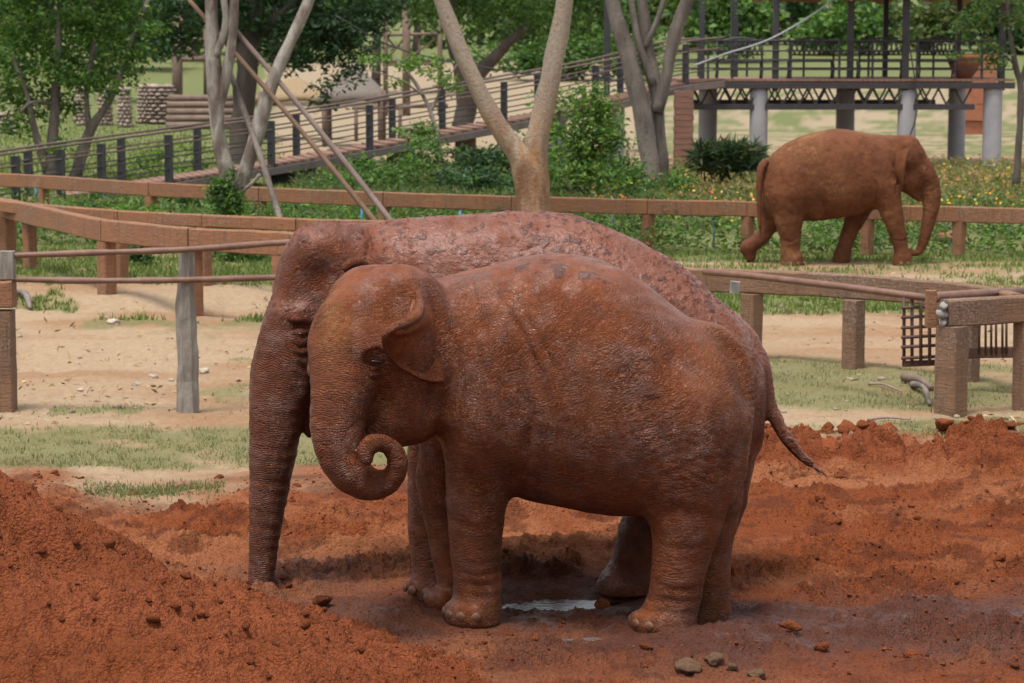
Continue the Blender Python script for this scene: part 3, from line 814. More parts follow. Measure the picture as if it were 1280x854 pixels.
# ---------------------------------------------------------------- the smaller elephant in front
def near_elephant():
    base = Vector((P(720, 780, 12.9).x, 12.9, 0))
    root = thing('elephant', 'smaller wet mud covered elephant with its trunk curled into a ring', 'elephant', base)
    lo = P(360, 830, 12.2); hi = P(965, 290, 13.5)
    S = SDF((lo.x, 11.95, -0.12), (hi.x + 0.05, 13.65, 2.25), 0.0165)
    sec = []
    for px, top, bot, w in ((545, 352, 545, .30), (575, 341, 575, .40), (610, 333, 602, .46), (650, 323, 620, .49), (700, 318, 632, .52), (750, 327, 640, .53), (800, 350, 642, .52), (845, 385, 640, .47), (880, 420, 636, .41), (905, 455, 625, .33), (925, 500, 600, .24)):
        Yc = 13.06 - (px - 560) / 370 * 0.24
        a, b = P(px, top, Yc), P(px, bot, Yc)
        sec.append((a.x, Yc, (a.z + b.z) / 2, w, (a.z - b.z) / 2))
    S.loft(sec, 0.05, 2.25)
    S.ell(P(865, 520, 12.80), (0.30, 0.42, 0.46), 0.12)                   # haunch
    S.limb(rows_([(560, 450, 13.05, 92), (520, 430, 12.88, 78)]), 0.10, 1.05)  # neck
    S.ell(P(606, 500, 12.72), (0.21, 0.20, 0.36), 0.12)                   # shoulder
    # legs
    S.limb(rows_([(606, 500, 12.86, 52), (600, 560, 12.84, 46), (595, 625, 12.86, 38), (594, 690, 12.90, 32.5), (597, 735, 12.92, 30), (595, 765, 12.90, 33), (593, 790, 12.89, 36)]), 0.08, 1.05)
    S.limb(rows_([(575, 520, 13.22, 46), (555, 600, 13.24, 36), (566, 690, 13.26, 29), (574, 735, 13.28, 28), (568, 765, 13.27, 34), (566, 780, 13.27, 35)]), 0.07)
    S.limb(rows_([(860, 530, 12.72, 70), (862, 595, 12.68, 60), (858, 650, 12.66, 45), (850, 700, 12.66, 37), (843, 748, 12.68, 34), (834, 780, 12.68, 39), (830, 800, 12.68, 41)]), 0.09, 1.05)
    S.limb(rows_([(880, 540, 12.98, 55), (885, 620, 12.98, 44), (884, 690, 12.97, 31), (885, 740, 12.96, 28), (884, 772, 12.96, 31), (883, 790, 12.96, 32)]), 0.07)
    for fx, fy, fY, fr, an in ((593, 776, 12.89, 33, (182, 212, 242, 272)), (830, 790, 12.68, 38, (180, 208, 236, 264)), (567, 772, 13.27, 32, (185, 215, 245))):
        q = P(fx, fy, fY); rr = fr * fY / FPX
        for k in an:
            S.ell((q.x + math.cos(math.radians(k)) * rr * .95, q.y + math.sin(math.radians(k)) * rr * .90, 0.03), (.046, .046, .055), .04)
    # head: turned towards the camera
    S.ell(P(478, 420, 12.80), (0.34, 0.36, 0.37), 0.08, (0, 0, 0.6))
    S.ell(P(506, 380, 12.74), (0.19, 0.20, 0.195), 0.08)
    S.ell(P(455, 384, 12.86), (0.18, 0.20, 0.205), 0.08)
    S.ell(P(428, 425, 12.60), (0.165, 0.17, 0.24), 0.09)
    S.ell(P(515, 495, 12.74), (0.20, 0.20, 0.22), 0.09)                   # cheek
    S.ell(P(466, 512, 12.68), (0.13, 0.17, 0.15), 0.06)
    S.ell(P(502, 518, 12.68), (0.17, 0.19, 0.15), 0.07)
    S.limb(rows_([(512, 520, 12.74, 36), (482, 540, 12.62, 22), (468, 548, 12.55, 13)]), 0.06)   # lower jaw
    S.limb(rows_([(452, 432, 12.50, 26), (480, 432, 12.505, 20)]), 0.05)          # brow
    trunk = rows_([(434, 440, 12.58, 47), (428, 485, 12.47, 41), (422, 528, 12.40, 35), (426, 562, 12.37, 31), (439, 590, 12.36, 27), (460, 605, 12.36, 22), (481, 604, 12.35, 17.5), (494, 591, 12.33, 14), (496, 573, 12.31, 12.5), (487, 559, 12.30, 11.5), (474, 553, 12.27, 11.5), (463, 556, 12.24, 12), (457, 565, 12.22, 11.5), (459, 576, 12.21, 8)])
    tr = spline(trunk, 40)
    S.limb(tr[:16], 0.07, 1.0, 0.01)
    S.limb(tr[15:], 0.012, 1.0, 0.01)
    # eye socket and mouth corner
    S.ell(P(470, 451, 12.39), (0.055, 0.05, 0.030), 0.05, sub=True)
    S.ell(P(471, 450, 12.485), (0.046, 0.05, 0.030), 0.018)
    S.limb(rows_([(462, 512, 12.44, 6), (482, 508, 12.46, 7), (500, 520, 12.48, 5)]), 0.05, sub=True)
    S.ell(P(500, 388, 12.44), (0.07, 0.07, 0.09), 0.09, sub=True)
    S.limb(rows_([(545, 360, 12.62, 10), (556, 430, 12.54, 12), (548, 510, 12.55, 12)]), 0.06, sub=True)   # crease behind the jaw
    tl = spline(rows_([(870, 420, 12.80, 20), (898, 420, 12.78, 13), (918, 438, 12.74, 10.5), (930, 465, 12.70, 9.5), (934, 500, 12.68, 9), (932, 540, 12.66, 7.5), (925, 578, 12.65, 6), (918, 612, 12.64, 5)]), 30)
    S.limb(tl, 0.03, 1.0, 0.01)
    S.floor(-0.035)
    folds = []
    for pts, dp, w, rg in (
        ([(552, 352), (566, 400), (566, 460), (556, 520), (536, 556)], .016, 3.5, .008),
        ([(568, 348), (583, 400), (584, 450), (572, 500)], .010, 3, .006),
        ([(588, 345), (602, 385), (606, 430)], .007, 3, .004),
        ([(612, 342), (640, 400), (668, 450), (684, 500), (690, 560)], .016, 4, .009),
        ([(632, 350), (660, 400), (685, 445), (700, 500), (702, 550)], .012, 3.5, .007),
        ([(668, 420), (700, 470), (710, 510)], .006, 3, .004),
        ([(650, 480), (664, 520), (664, 570), (648, 615)], .022, 5, .010),
        ([(800, 640), (830, 600), (870, 575), (915, 565)], .005, 3, .003),
        ([(806, 652), (850, 640), (900, 652)], .010, 3.5, .006),
        ([(560, 650), (600, 662), (632, 650)], .008, 3, .004),
        ([(562, 610), (600, 625), (640, 612)], .005, 3, .003),
        ([(568, 700), (600, 706), (628, 700)], .008, 2.5, .004),
        ([(568, 712), (600, 719), (628, 714)], .008, 2.5, .004),
        ([(570, 728), (600, 734), (630, 728)], .009, 2.5, .004),
        ([(572, 744), (600, 750), (630, 744)], .009, 2.5, .004),
        ([(808, 728), (850, 738), (884, 733)], .009, 2.5, .005),
        ([(805, 745), (845, 757), (880, 750)], .009, 2.5, .005),
        ([(800, 758), (840, 770), (876, 762)], .008, 2.5, .004),
        ([(812, 680), (850, 688), (888, 684)], .006, 2.5, .003),
        ([(456, 441), (470, 436), (486, 444)], .008, 2, .003), ([(458, 458), (472, 461), (486, 456)], .008, 2, .003),
        ([(456, 450), (472, 452), (486, 449)], .010, 1.6, .0), ([(460, 470), (475, 474), (490, 468)], .005, 2, .002)):
        folds.append((pts, dp * (0.22 if pts[0][1] > 600 else 1.0 if pts[0][0] < 500 else 0.6), w * (1.0 if pts[0][0] < 500 else 1.35), rg * 0.7))
    def attrs(v, n, U, V):
        up = sstep(0.35, 0.95, n[:, 2]); w = fbm(v[:, 0] * 3, v[:, 1] * 3, v[:, 2] * 3, 4, 0.6, 311)
        w2 = fbm(v[:, 0] * 16, v[:, 1] * 16, v[:, 2] * 16, 3, 0.6, 312)
        body = sstep(520, 580, U)
        mud = np.clip(up * (0.55 + 0.9 * w), 0, 1) * body
        rear = np.exp(-(((U - 805) / 40) ** 2 + ((V - 470) / 70) ** 2))
        mud = np.maximum(mud, np.clip(rear * (0.4 + 0.9 * w2), 0, 0.8))
        sp = sstep(0.30, 0.55, (w2 * 0.6 + 0.35) * 1.1 * np.exp(-(((U - 700) / 75) ** 2 + ((V - 340) / 22) ** 2)))
        pale = np.exp(-(((U - 415) / 26) ** 2 + ((V - 415) / 62) ** 2)) * 1.1 + 0.5 * np.exp(-((U - 895) / 25) ** 2) * sstep(600, 420, V)
        legs = sstep(640, 700, V)
        pale = np.clip(pale + 0.5 * legs * sstep(-0.1, 0.5, w), 0, 1)
        wr = np.clip(1.0 - 0.55 * up, 0, 1) * (0.85 + 0.4 * w)
        wr = np.maximum(wr, 0.95 * np.exp(-(((U - 870) / 75) ** 2 + ((V - 570) / 80) ** 2)))
        disp = 0.004 * mud * np.clip(w2, -0.2, 1) + 0.004 * sp * w2
        # low wavy wrinkles wrapping the haunch
        ph = (V - 0.35 * np.abs(U - 855)) / 7.5 + 2.5 * noise(v[:, 0] * 5, v[:, 1] * 5, v[:, 2] * 5, 313)
        disp = disp + 0.0011 * np.sin(ph * 2 * math.pi / 1.6) * np.exp(-(((U - 862) / 62) ** 2 + ((V - 560) / 75) ** 2)) * sstep(0.2, -0.3, n[:, 1])
        sT, dT = along(v, tl); disp = disp + (dT < .055) * sstep(.15, .3, sT) * .0016 * np.sin(sT * 190 + 3 * noise(v[:, 0] * 20, v[:, 1] * 20, v[:, 2] * 20, 9))
        return dict(mud=mud, splat=sp * 0.75 * body, pale=pale, wr=wr, lg=np.maximum(sstep(500, 600, V), sstep(540, 480, U)), dry=np.clip(pale * 0.8 + (V < 500) * (U < 440) * 0.5, 0, 1), disp=disp)
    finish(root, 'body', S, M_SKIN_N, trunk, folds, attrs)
    # near ear, flapped forward with its rim rolled over
    A = [(522, 360), (538, 385), (545, 412), (548, 442), (556, 478)]
    Mi = [(519, 368), (526, 402), (520, 420), (523, 450), (543, 478)]
    N = [(516, 376), (509, 412), (500, 424), (503, 455), (533, 476)]
    F_ = [(517, 384), (497, 410), (482, 420), (487, 447), (521, 469)]
    YA = (12.62, 12.60, 12.60, 12.60, 12.59); YM = (12.58, 12.46, 12.47, 12.53, 12.56); YN = (12.54, 12.35, 12.37, 12.48, 12.53); YF = (12.52, 12.30, 12.30, 12.42, 12.50)
    net = [[P(*c, Y) for c, Y in ((A[i], YA[i]), (Mi[i], YM[i]), (N[i], YN[i]), (F_[i], YF[i]))] for i in range(5)]
    ear = sheet(root, 'ear', net, M_SKIN_N, 0.014)
    rim = [(522, 364, 12.57, 4), (525, 382, 12.50, 6), (521, 395, 12.43, 7), (508, 403, 12.33, 6.5), (494, 409, 12.29, 5.5), (482, 418, 12.285, 4.5), (481, 432, 12.34, 3), (487, 447, 12.41, 2.5)]
    tail_tube(ear, 'ear_rim', rim, M_SKIN_N, 40, 0.03)
    net = [[P(*c) for c in r] for r in (((410, 430, 12.9), (395, 436, 12.98), (390, 440, 13.05)), ((408, 460, 12.9), (392, 462, 12.98), (384, 463, 13.05)), ((410, 490, 12.9), (396, 482, 12.98), (391, 474, 13.05)))]
    sheet(root, 'ear', net, M_SKIN_N, 0.012, 12, 10)
    blob(root, 'eye', P(471, 452, 12.432), (0.034, 0.014, 0.009), M_EYE, (0, 0.12, 0.3))
    h = MB()
    for k in range(14):
        a = P(918 + random.uniform(-2, 2), 606, 12.64); b = P(915 + random.uniform(-3, 3), 640, 12.64 + random.uniform(-.02, .02))
        h.tube([a, (a + b) / 2 + Vector((random.uniform(-.004, .004), 0, 0)), b], [0.003, 0.003, 0.001], 4)
    h.build('tail_tuft', M_HAIR, root)
    toes(root, 592, 780, 12.89, 35, [math.radians(q) for q in (185, 215, 245, 275)])
    toes(root, 830, 792, 12.68, 40, [math.radians(q) for q in (180, 210, 240)])
    return root
near_elephant()

# ---------------------------------------------------------------- the larger elephant behind
def rear_elephant():
    base = Vector((P(640, 750, 13.9).x, 13.9, 0))
    root = thing('elephant', 'larger elephant with thick clotted mud on its back and trunk reaching straight down', 'elephant', base)
    lo = P(290, 760, 13.9); hi = P(1030, 230, 13.9)
    S = SDF((lo.x - .05, 13.25, -0.12), (hi.x + .05, 14.65, 2.3), 0.0175)
    sec = []
    for px, top, bot, w in ((430, 285, 480, .26), (470, 278, 520, .34), (530, 272, 560, .44), (600, 267, 585, .48), (660, 265, 600, .50), (720, 271, 608, .51), (780, 293, 610, .51), (840, 325, 608, .48), (885, 362, 600, .43), (920, 405, 585, .34), (945, 455, 560, .24)):
        Yc = 13.97 - (px - 430) / 500 * 0.08
        a, b = P(px, top, Yc), P(px, bot, Yc)
        sec.append((a.x, Yc, (a.z + b.z) / 2, w, (a.z - b.z) / 2))
    S.loft(sec, 0.05, 2.2)
    S.ell(P(895, 500, 13.85), (0.27, 0.40, 0.50), 0.12)
    # legs: near foreleg, far foreleg, near hind, far hind
    S.limb(rows_([(560, 480, 13.62, 48), (545, 580, 13.55, 38), (537, 660, 13.52, 28), (540, 710, 13.50, 26), (541, 738, 13.50, 32), (540, 760, 13.50, 34)]), 0.08)
    S.limb(rows_([(560, 480, 14.25, 46), (560, 580, 14.25, 36), (560, 660, 14.25, 28), (562, 710, 14.25, 30), (562, 730, 14.25, 32)]), 0.07)
    S.limb(rows_([(880, 520, 13.72, 60), (850, 600, 13.68, 52), (808, 670, 13.66, 36), (795, 715, 13.66, 34), (782, 738, 13.66, 36), (776, 758, 13.66, 38)]), 0.08)
    S.limb(rows_([(905, 520, 14.15, 50), (895, 620, 14.15, 40), (880, 690, 14.15, 29), (878, 735, 14.15, 30)]), 0.07)
    # head
    S.ell(P(415, 355, 13.92), (0.30, 0.33, 0.345), 0.09)
    S.ell(P(398, 318, 13.80), (0.17, 0.19, 0.165), 0.09)
    S.ell(P(402, 322, 14.05), (0.17, 0.18, 0.165), 0.09)
    S.ell(P(372, 372, 13.84), (0.125, 0.19, 0.25), 0.09)
    S.ell(P(368, 432, 13.80), (0.16, 0.19, 0.20), 0.09)
    S.ell(P(425, 450, 13.90), (0.22, 0.24, 0.24), 0.10)
    trunk = rows_([(371, 405, 13.78, 42), (357, 455, 13.72, 41), (348, 505, 13.68, 37), (341, 560, 13.64, 30), (334, 630, 13.62, 23.5), (329, 690, 13.60, 18.5), (327, 735, 13.59, 15.5), (327, 752, 13.59, 15)])
    S.limb(spline(trunk, 24), 0.08, 1.0, 0.01)
    S.limb(rows_([(420, 480, 13.85, 34), (396, 505, 13.76, 17), (386, 530, 13.72, 7), (386, 546, 13.71, 4)]), 0.05)
    # temple hollow, brow and eye pouch
    S.ell(P(398, 352, 13.52), (0.10, 0.12, 0.13), 0.10, sub=True)
    S.limb(rows_([(356, 398, 13.66, 11), (378, 396, 13.63, 11), (392, 402, 13.64, 8)]), 0.06)
    S.ell(P(375, 414, 13.54), (0.075, 0.08, 0.035), 0.04, sub=True)
    S.ell(P(377, 416, 13.625), (0.05, 0.05, 0.034), 0.02)
    tl = spline(rows_([(905, 410, 13.92, 24), (932, 425, 13.90, 15), (950, 455, 13.86, 11.5), (957, 485, 13.82, 9.5), (964, 512, 13.80, 8.8), (979, 542, 13.78, 7.8), (998, 566, 13.76, 6.6), (1014, 581, 13.75, 5.2)]), 30)
    S.limb(tl, 0.03, 1.0, 0.01)
    S.floor(-0.035)
    folds = [([(352, 402), (368, 408), (392, 410)], .012, 2.5, .004), ([(356, 424), (372, 432), (390, 428)], .010, 2.5, .004), ([(360, 440), (374, 446), (388, 440)], .008, 2.5, .003),
             ([(364, 417), (377, 418), (390, 415)], .010, 1.8, 0), ([(398, 440), (392, 470), (380, 500)], .014, 4, .006), ([(455, 282), (462, 310), (460, 335)], .012, 4, .007),
             ([(372, 455), (384, 470), (388, 490)], .008, 3, .003)]
    def attrs(v, n, U, V):
        up = sstep(0.15, 0.75, n[:, 2]); w = fbm(v[:, 0] * 3, v[:, 1] * 3, v[:, 2] * 3, 4, 0.6, 321)
        w2 = fbm(v[:, 0] * 30, v[:, 1] * 30, v[:, 2] * 30, 4, 0.7, 322); w3 = fbm(v[:, 0] * 55, v[:, 1] * 55, v[:, 2] * 55, 2, 0.6, 324)
        back = sstep(455, 490, U) * sstep(0.0, 0.45, n[:, 2])
        mud = np.clip(up * (0.75 + 0.5 * w) + 0.3 * back, 0, 1)
        sp = sstep(0.38, 0.55, w2 * 0.62 + 0.30 * w) * up
        disp = back * (0.0030 * w3 + 0.002 * np.clip(w2, -0.1, 1.2)) + 0.005 * sp + up * (1 - back) * 0.007 * np.clip(w2, -0.2, 1)
        pale = 0.8 * np.exp(-(((U - 930) / 16) ** 2 + ((V - 440) / 45) ** 2)) + 0.35 * np.exp(-(((U - 385) / 14) ** 2 + ((V - 320) / 22) ** 2))
        wr = np.clip(0.7 - 0.6 * mud, 0.05, 1)
        return dict(mud=mud, splat=sp * 0.8, pale=pale, wr=wr, disp=disp, lg=sstep(420, 520, V))
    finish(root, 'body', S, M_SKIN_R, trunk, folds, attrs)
    net = [[P(*c) for c in r] for r in (((452, 330, 13.62), (440, 329, 13.57), (430, 334, 13.53)), ((470, 372, 13.62), (452, 376, 13.56), (438, 372, 13.52)), ((478, 430, 13.62), (458, 440, 13.58), (446, 430, 13.56)), ((482, 480, 13.62), (468, 490, 13.6), (462, 484, 13.58)))]
    ear = sheet(root, 'ear', net, M_SKIN_R, 0.016)
    tail_tube(ear, 'ear_rim', [(458, 331, 13.60, 4), (446, 328, 13.55, 6), (436, 331, 13.52, 6), (429, 338, 13.51, 4)], M_SKIN_R, 24, 0.02)
    blob(root, 'eye', P(377, 417, 13.585), (0.026, 0.018, 0.005), M_EYE, (0, 0.1, 0.3))
    h = MB()
    for k in range(18):
        a = P(1012 + random.uniform(-2, 2), 580 + random.uniform(-2, 2), 13.75); b = P(1031 + random.uniform(-5, 4), 592 + random.uniform(-4, 5), 13.74 + random.uniform(-.03, .03))
        h.tube([a, (a + b) / 2 + Vector((0, 0, random.uniform(-.006, .006))), b], [0.0035, 0.003, 0.001], 4)
    h.build('tail_tuft', M_HAIR, root)
    toes(root, 541, 752, 13.50, 33, [math.radians(q) for q in (190, 225, 260)])
    return root
rear_elephant()

# ---------------------------------------------------------------- the elephant walking beyond the fence
def far_elephant():
    base = Vector((P(1050, 330, 35.1).x, 35.1, 0))
    root = thing('elephant', 'dry orange brown elephant walking away along the far rail with one hind foot lifted', 'elephant', base)
    lo = P(915, 340, 35); hi = P(1185, 150, 35)
    S = SDF((lo.x - .1, 34.3, -0.1), (hi.x + .1, 35.9, 2.15), 0.021)
    Y0 = 35.1; sec = []
    for px, top, bot, w in ((953, 215, 262, .22), (962, 196, 272, .33), (978, 182, 275, .41), (1000, 171, 276, .46), (1025, 164, 276, .49), (1048, 161, 273, .50), (1070, 164, 269, .48), (1092, 168, 263, .44), (1108, 169, 258, .37), (1122, 170, 248, .28)):
        a, b = P(px, top, Y0), P(px, bot, Y0)
        sec.append((a.x, Y0, (a.z + b.z) / 2, w, (a.z - b.z) / 2))
    S.loft(sec, 0.05, 2.2)
    S.ell(P(985, 235, 34.95), (0.28, 0.34, 0.46), 0.12); S.ell(P(1106, 225, 34.85), (0.19, 0.17, 0.38), 0.12)
    S.limb(rows_([(1106, 235, 34.85, 19), (1114, 265, 34.83, 14.5), (1122, 292, 34.82, 10.5), (1127, 313, 34.82, 9), (1128, 322, 34.82, 11.5), (1128, 333, 34.82, 12.5)]), 0.07)
    S.limb(rows_([(1085, 240, 35.35, 18), (1068, 275, 35.36, 12.5), (1057, 303, 35.36, 9.5), (1052, 322, 35.36, 11), (1051, 333, 35.36, 12)]), 0.06)
    S.limb(rows_([(985, 245, 34.88, 24), (986, 275, 34.86, 18), (988, 300, 34.85, 12.5), (987, 316, 34.85, 12), (990, 324, 34.85, 14), (991, 335, 34.85, 15)]), 0.07)
    S.limb(rows_([(972, 250, 35.3, 22), (964, 275, 35.32, 14), (956, 292, 35.32, 9.5), (944, 304, 35.32, 9), (935, 310, 35.32, 10.5), (937, 320, 35.32, 8)]), 0.06)
    S.ell(P(1133, 196, 35.02), (0.25, 0.27, 0.31), 0.08); S.ell(P(1134, 181, 34.93), (0.14, 0.15, 0.13), 0.07)
    S.ell(P(1146, 205, 35.0), (0.15, 0.17, 0.24), 0.08); S.ell(P(1138, 224, 34.98), (0.18, 0.18, 0.19), 0.08)
    trunk = rows_([(1153, 212, 34.98, 15), (1162, 232, 34.97, 12.5), (1165, 250, 34.96, 11), (1162, 272, 34.95, 9), (1157, 292, 34.94, 7.2), (1153, 306, 34.93, 5.8), (1147, 316, 34.92, 4.6), (1140, 316, 34.91, 3.6), (1138, 312, 34.91, 3)])
    S.limb(spline(trunk, 26), 0.06, 1.0, 0.01)
    S.limb(rows_([(1136, 232, 34.98, 11), (1145, 244, 34.97, 6), (1149, 250, 34.97, 3.5)]), 0.04)
    S.ell(P(1157, 207, 34.76), (0.06, 0.07, 0.07), 0.05, sub=True)
    S.floor(-0.03)
    folds = [([(1120, 200), (1126, 225), (1120, 240)], .02, 1.5, .01), ([(1092, 262), (1098, 240), (1096, 225)], .015, 1.5, .006), ([(975, 300), (990, 304), (1000, 300)], .01, 1.2, .004), ([(1118, 300), (1126, 303), (1136, 300)], .01, 1.2, .004)]
    def attrs(v, n, U, V):
        w = fbm(v[:, 0] * 3, v[:, 1] * 3, v[:, 2] * 3, 4, 0.6, 331); w2 = fbm(v[:, 0] * 12, v[:, 1] * 12, v[:, 2] * 12, 3, 0.6, 332)
        pale = np.exp(-(((U - 1000) / 40) ** 2 + ((V - 185) / 16) ** 2)) * (0.7 + 0.6 * w2) + 0.6 * np.exp(-(((U - 1050) / 16) ** 2 + ((V - 225) / 14) ** 2)) + 0.8 * np.clip(w, 0, 1)
        return dict(mud=sstep(0.5, 1, n[:, 2]) * 0.3, pale=np.clip(pale, 0, 1), wr=np.full(len(v), 0.7), dry=np.full(len(v), 0.5), disp=0.004 * w2)
    finish(root, 'body', S, M_SKIN_F, trunk, folds, attrs)
    net = [[P(*c) for c in r] for r in (((1121, 192, 34.72), (1130, 187, 34.60), (1139, 184, 34.54)), ((1119, 205, 34.70), (1127, 204, 34.58), (1133, 200, 34.53)), ((1120, 217, 34.70), (1126, 218, 34.59), (1131, 214, 34.56)), ((1124, 229, 34.72), (1128, 230, 34.64), (1130, 228, 34.62)))]
    sheet(root, 'ear', net, M_SKIN_F, 0.03, 20, 14)
    blob(root, 'eye', P(1157, 211, 34.83), (0.028, 0.02, 0.014), M_EYE)
    tail_tube(root, 'tail', [(957, 202, 34.98, 5), (951, 212, 34.9, 5), (949, 235, 34.88, 4), (949, 262, 34.88, 3), (950, 285, 34.88, 2.2)], M_SKIN_F, 40, 0.03)
    h = MB()
    for k in range(10):
        a = P(950 + random.uniform(-.6, .6), 283, 34.88); b = P(951 + random.uniform(-2, 2), 302, 34.88)
        h.tube([a, b], [0.008, 0.003], 4)
    h.build('tail_tuft', M_HAIR, root)
    toes(root, 1129, 327, 34.82, 12, [math.radians(q) for q in (250, 290, 330)]); toes(root, 991, 329, 34.85, 14, [math.radians(q) for q in (250, 290, 330)])
    return root
far_elephant()
# ================================================================ FENCES
def beam_mat(name, a, b, stain, scuff):
    t = NT(name); co = t.coord()
    grain = t.noise(t.mapping(co, (1.2, 1.2, 9)), 6, 6, .65, .4); drip = t.noise(t.mapping(co, (9, 9, .8)), 3, 5, .65); big = t.noise(co, 1.4, 4, .6); fine = t.noise(co, 45, 4, .7)
    c = t.mix(t.rng(big, .38, .62), a, b); c = t.mix(t.rng(grain, .45, .7, 0, .5), c, tuple(q * .5 for q in b))
    c = t.mix(t.rng(drip, .54, .72, 0, .75), c, stain); c = t.mix(t.rng(t.math('ADD', fine, t.math('MULTIPLY', big, .6)), .86, 1.0, 0, .6), c, scuff)
    return t.fin(c, .88, t.bump(t.math('ADD', grain, t.math('MULTIPLY', fine, .8)), .9, .01))
M_BEAM = beam_mat('painted_beam', (0.255, 0.112, 0.050), (0.185, 0.085, 0.043), (0.055, 0.032, 0.023), (0.36, 0.24, 0.16))
M_BEAM2 = beam_mat('weathered_beam', (0.20, 0.108, 0.058), (0.145, 0.078, 0.045), (0.045, 0.03, 0.023), (0.27, 0.20, 0.15))
M_GREYP = mat_simple('grey_timber', (0.30, 0.265, 0.225), (0.17, 0.145, 0.12), 5, 0.85, 0.008, (4, 4, 0.7), fine=40)
M_PIPE = mat_simple('rusty_pipe', (0.20, 0.105, 0.070), (0.13, 0.06, 0.04), 8, 0.65, 0.002)
M_GRILLE = mat_simple('rusty_grille', (0.10, 0.045, 0.028), (0.06, 0.028, 0.02), 12, 0.7, 0.002)
M_CEM = mat_simple('cement', (0.33, 0.30, 0.28), (0.22, 0.20, 0.18), 8, 0.9, 0.004)
def gz1(x, y): return float(ground_z(np.array([x]), np.array([y]))[0])
def sag_beam(p0, p1, w, h, seed):
    """a cast beam: subdivided, faintly bowed, with chipped arrises"""
    n = 9; p0 = np.array(p0); p1 = np.array(p1)
    d = (p1 - p0) / np.linalg.norm(p1 - p0); sx = np.cross(d, [0, 0, 1]); sx /= np.linalg.norm(sx); sz = np.cross(sx, d)
    b = 0.014
    prof = [(-w/2+b, -h/2), (w/2-b, -h/2), (w/2, -h/2+b), (w/2, h/2-b), (w/2-b, h/2), (-w/2+b, h/2), (-w/2, h/2-b), (-w/2, -h/2+b)]
    v = []
    for i in range(n):
        c = p0 + (p1 - p0) * i / (n - 1)
        for a, e in prof:
            q = c + sx * a + sz * e
            v.append(q + sz * 0.006 * float(fbm(q[0] * 3, q[1] * 3, q[2] * 9, 2, .5, seed)) + sx * 0.004 * float(noise(q[0] * 6, q[1] * 6, q[2] * 6, seed)))
    f = [[i * 8 + j, i * 8 + (j + 1) % 8, (i + 1) * 8 + (j + 1) % 8, (i + 1) * 8 + j] for i in range(n - 1) for j in range(8)]
    f += [list(range(7, -1, -1)), [(n - 1) * 8 + j for j in range(8)]]
    m = MB(); m.add(v, f); return m
def post(root, x, y, ztop, w, mat, dz=0.0):
    z0 = gz1(x, y)
    sag_beam((x, y, z0 - 0.15), (x + 0.001, y + 0.001, ztop), w, w, int(x * 10)).build('post', mat, root)
def fence(label, mat, line, posts, w, h, pw):
    """line: (x, y, z of rail top); posts: x,y"""
    root = thing('rail_fence', label, 'fence', (line[0][0], line[0][1], 0))
    for i, (a, b) in enumerate(zip(line[:-1], line[1:])):
        a = Vector(a); b = Vector(b); e = (b - a).normalized() * 0.004
        a = a - Vector((0, 0, h / 2)) + e; b = b - Vector((0, 0, h / 2)) - e
        sag_beam(a, b, w, h, i).build('rail', mat, root)
    for x, y, zt in posts: post(root, x, y, zt - h - 0.001, pw, mat)
    return root
def at_z(px, py, z): q = G(px, py, z); return (q.x, q.y, z)
# far rail A, passing behind the walking elephant
def lineA(px):
    py = np.interp(px, [-500, 0, 130, 270, 480, 700, 945, 1190, 1340], [203, 215, 225, 232, 240, 247, 252, 258, 262])
    zz = np.interp(px, [-60, 300, 700, 1340], [0.92, 0.90, 0.82, 0.74])
    return at_z(px, float(py), float(zz))
A = [lineA(p) for p in (-460, -330, -200, -70, 53, 188, 325, 480, 640, 810, 935, 1085, 1200, 1340)]
fence('long brown rail fence along the flower bed behind the walking elephant', M_BEAM, A, [(x, y + 0.02, z) for x, y, z in A], 0.10, 0.235, 0.16)
# lane rail B, between A and the arena
B = [at_z(px, py, 1.03) for px, py in ((-330, 228), (-190, 236), (-70, 244), (36, 254), (150, 263), (255, 268), (372, 273), (520, 277))]
fence('thin brown rail fence in the lane below the white barked tree', M_BEAM, B, [(x, y, z) for x, y, z in B], 0.10, 0.16, 0.15)
# arena rail C on the left, running behind the large elephant
C = [at_z(px, py, 1.03) for px, py in ((-90, 230), (8, 249), (132, 275), (240, 285), (352, 290), (470, 300))]
fence('sturdy reddish brown rail fence bending round the sandy yard', M_BEAM, C, [(x, y, z) for x, y, z in C if x < -2.4], 0.14, 0.265, 0.18)
# weathered curved rail on the right
D = [at_z(px, py, 0.90) for px, py in ((700, 333), (800, 334), (905, 336), (1010, 340), (1110, 346), (1190, 353), (1240, 360), (1272, 368))]
fence('weathered grey brown curved rail fence beside the grassy path', M_BEAM2, D, [at_z(px, py, 0.90) for px, py in ((805, 336), (940, 338), (1068, 345), (1212, 357))], 0.13, 0.235, 0.17)
# near corner fence on the right
q0 = G(1185, 519); q1 = G(1279, 512)
E0 = (q0.x - 0.05, q0.y, 0.985); dE = (Vector((q1.x, q1.y, 0)) - Vector((q0.x, q0.y, 0)))
E1 = (q0.x + dE.x * 1.9, q0.y + dE.y * 1.9, 0.985)
e_root = fence('square brown corner fence with a cement patched post end', M_BEAM2, [E0, E1], [(q0.x + 0.02, q0.y, 0.985), (q1.x + 0.04, q1.y, 0.985)], 0.14, 0.225, 0.21)
cp_ = clod_mesh(91, 2); cp_.materials.append(M_CEM)
for k_, (dx, dz, s_) in enumerate(((-.045, .93, .05), (-.05, .86, .06), (-.04, .79, .045))):
    o = bpy.data.objects.new('cement_lump', cp_); COL.objects.link(o); o.parent = e_root; o.matrix_parent_inverse = e_root.matrix_basis.inverted()
    o.location = (E0[0] + dx + .03, E0[1] - .04, dz); o.scale = (s_ * .7, s_, s_ * .9); o.rotation_euler = (k_, k_ * 2, 0)
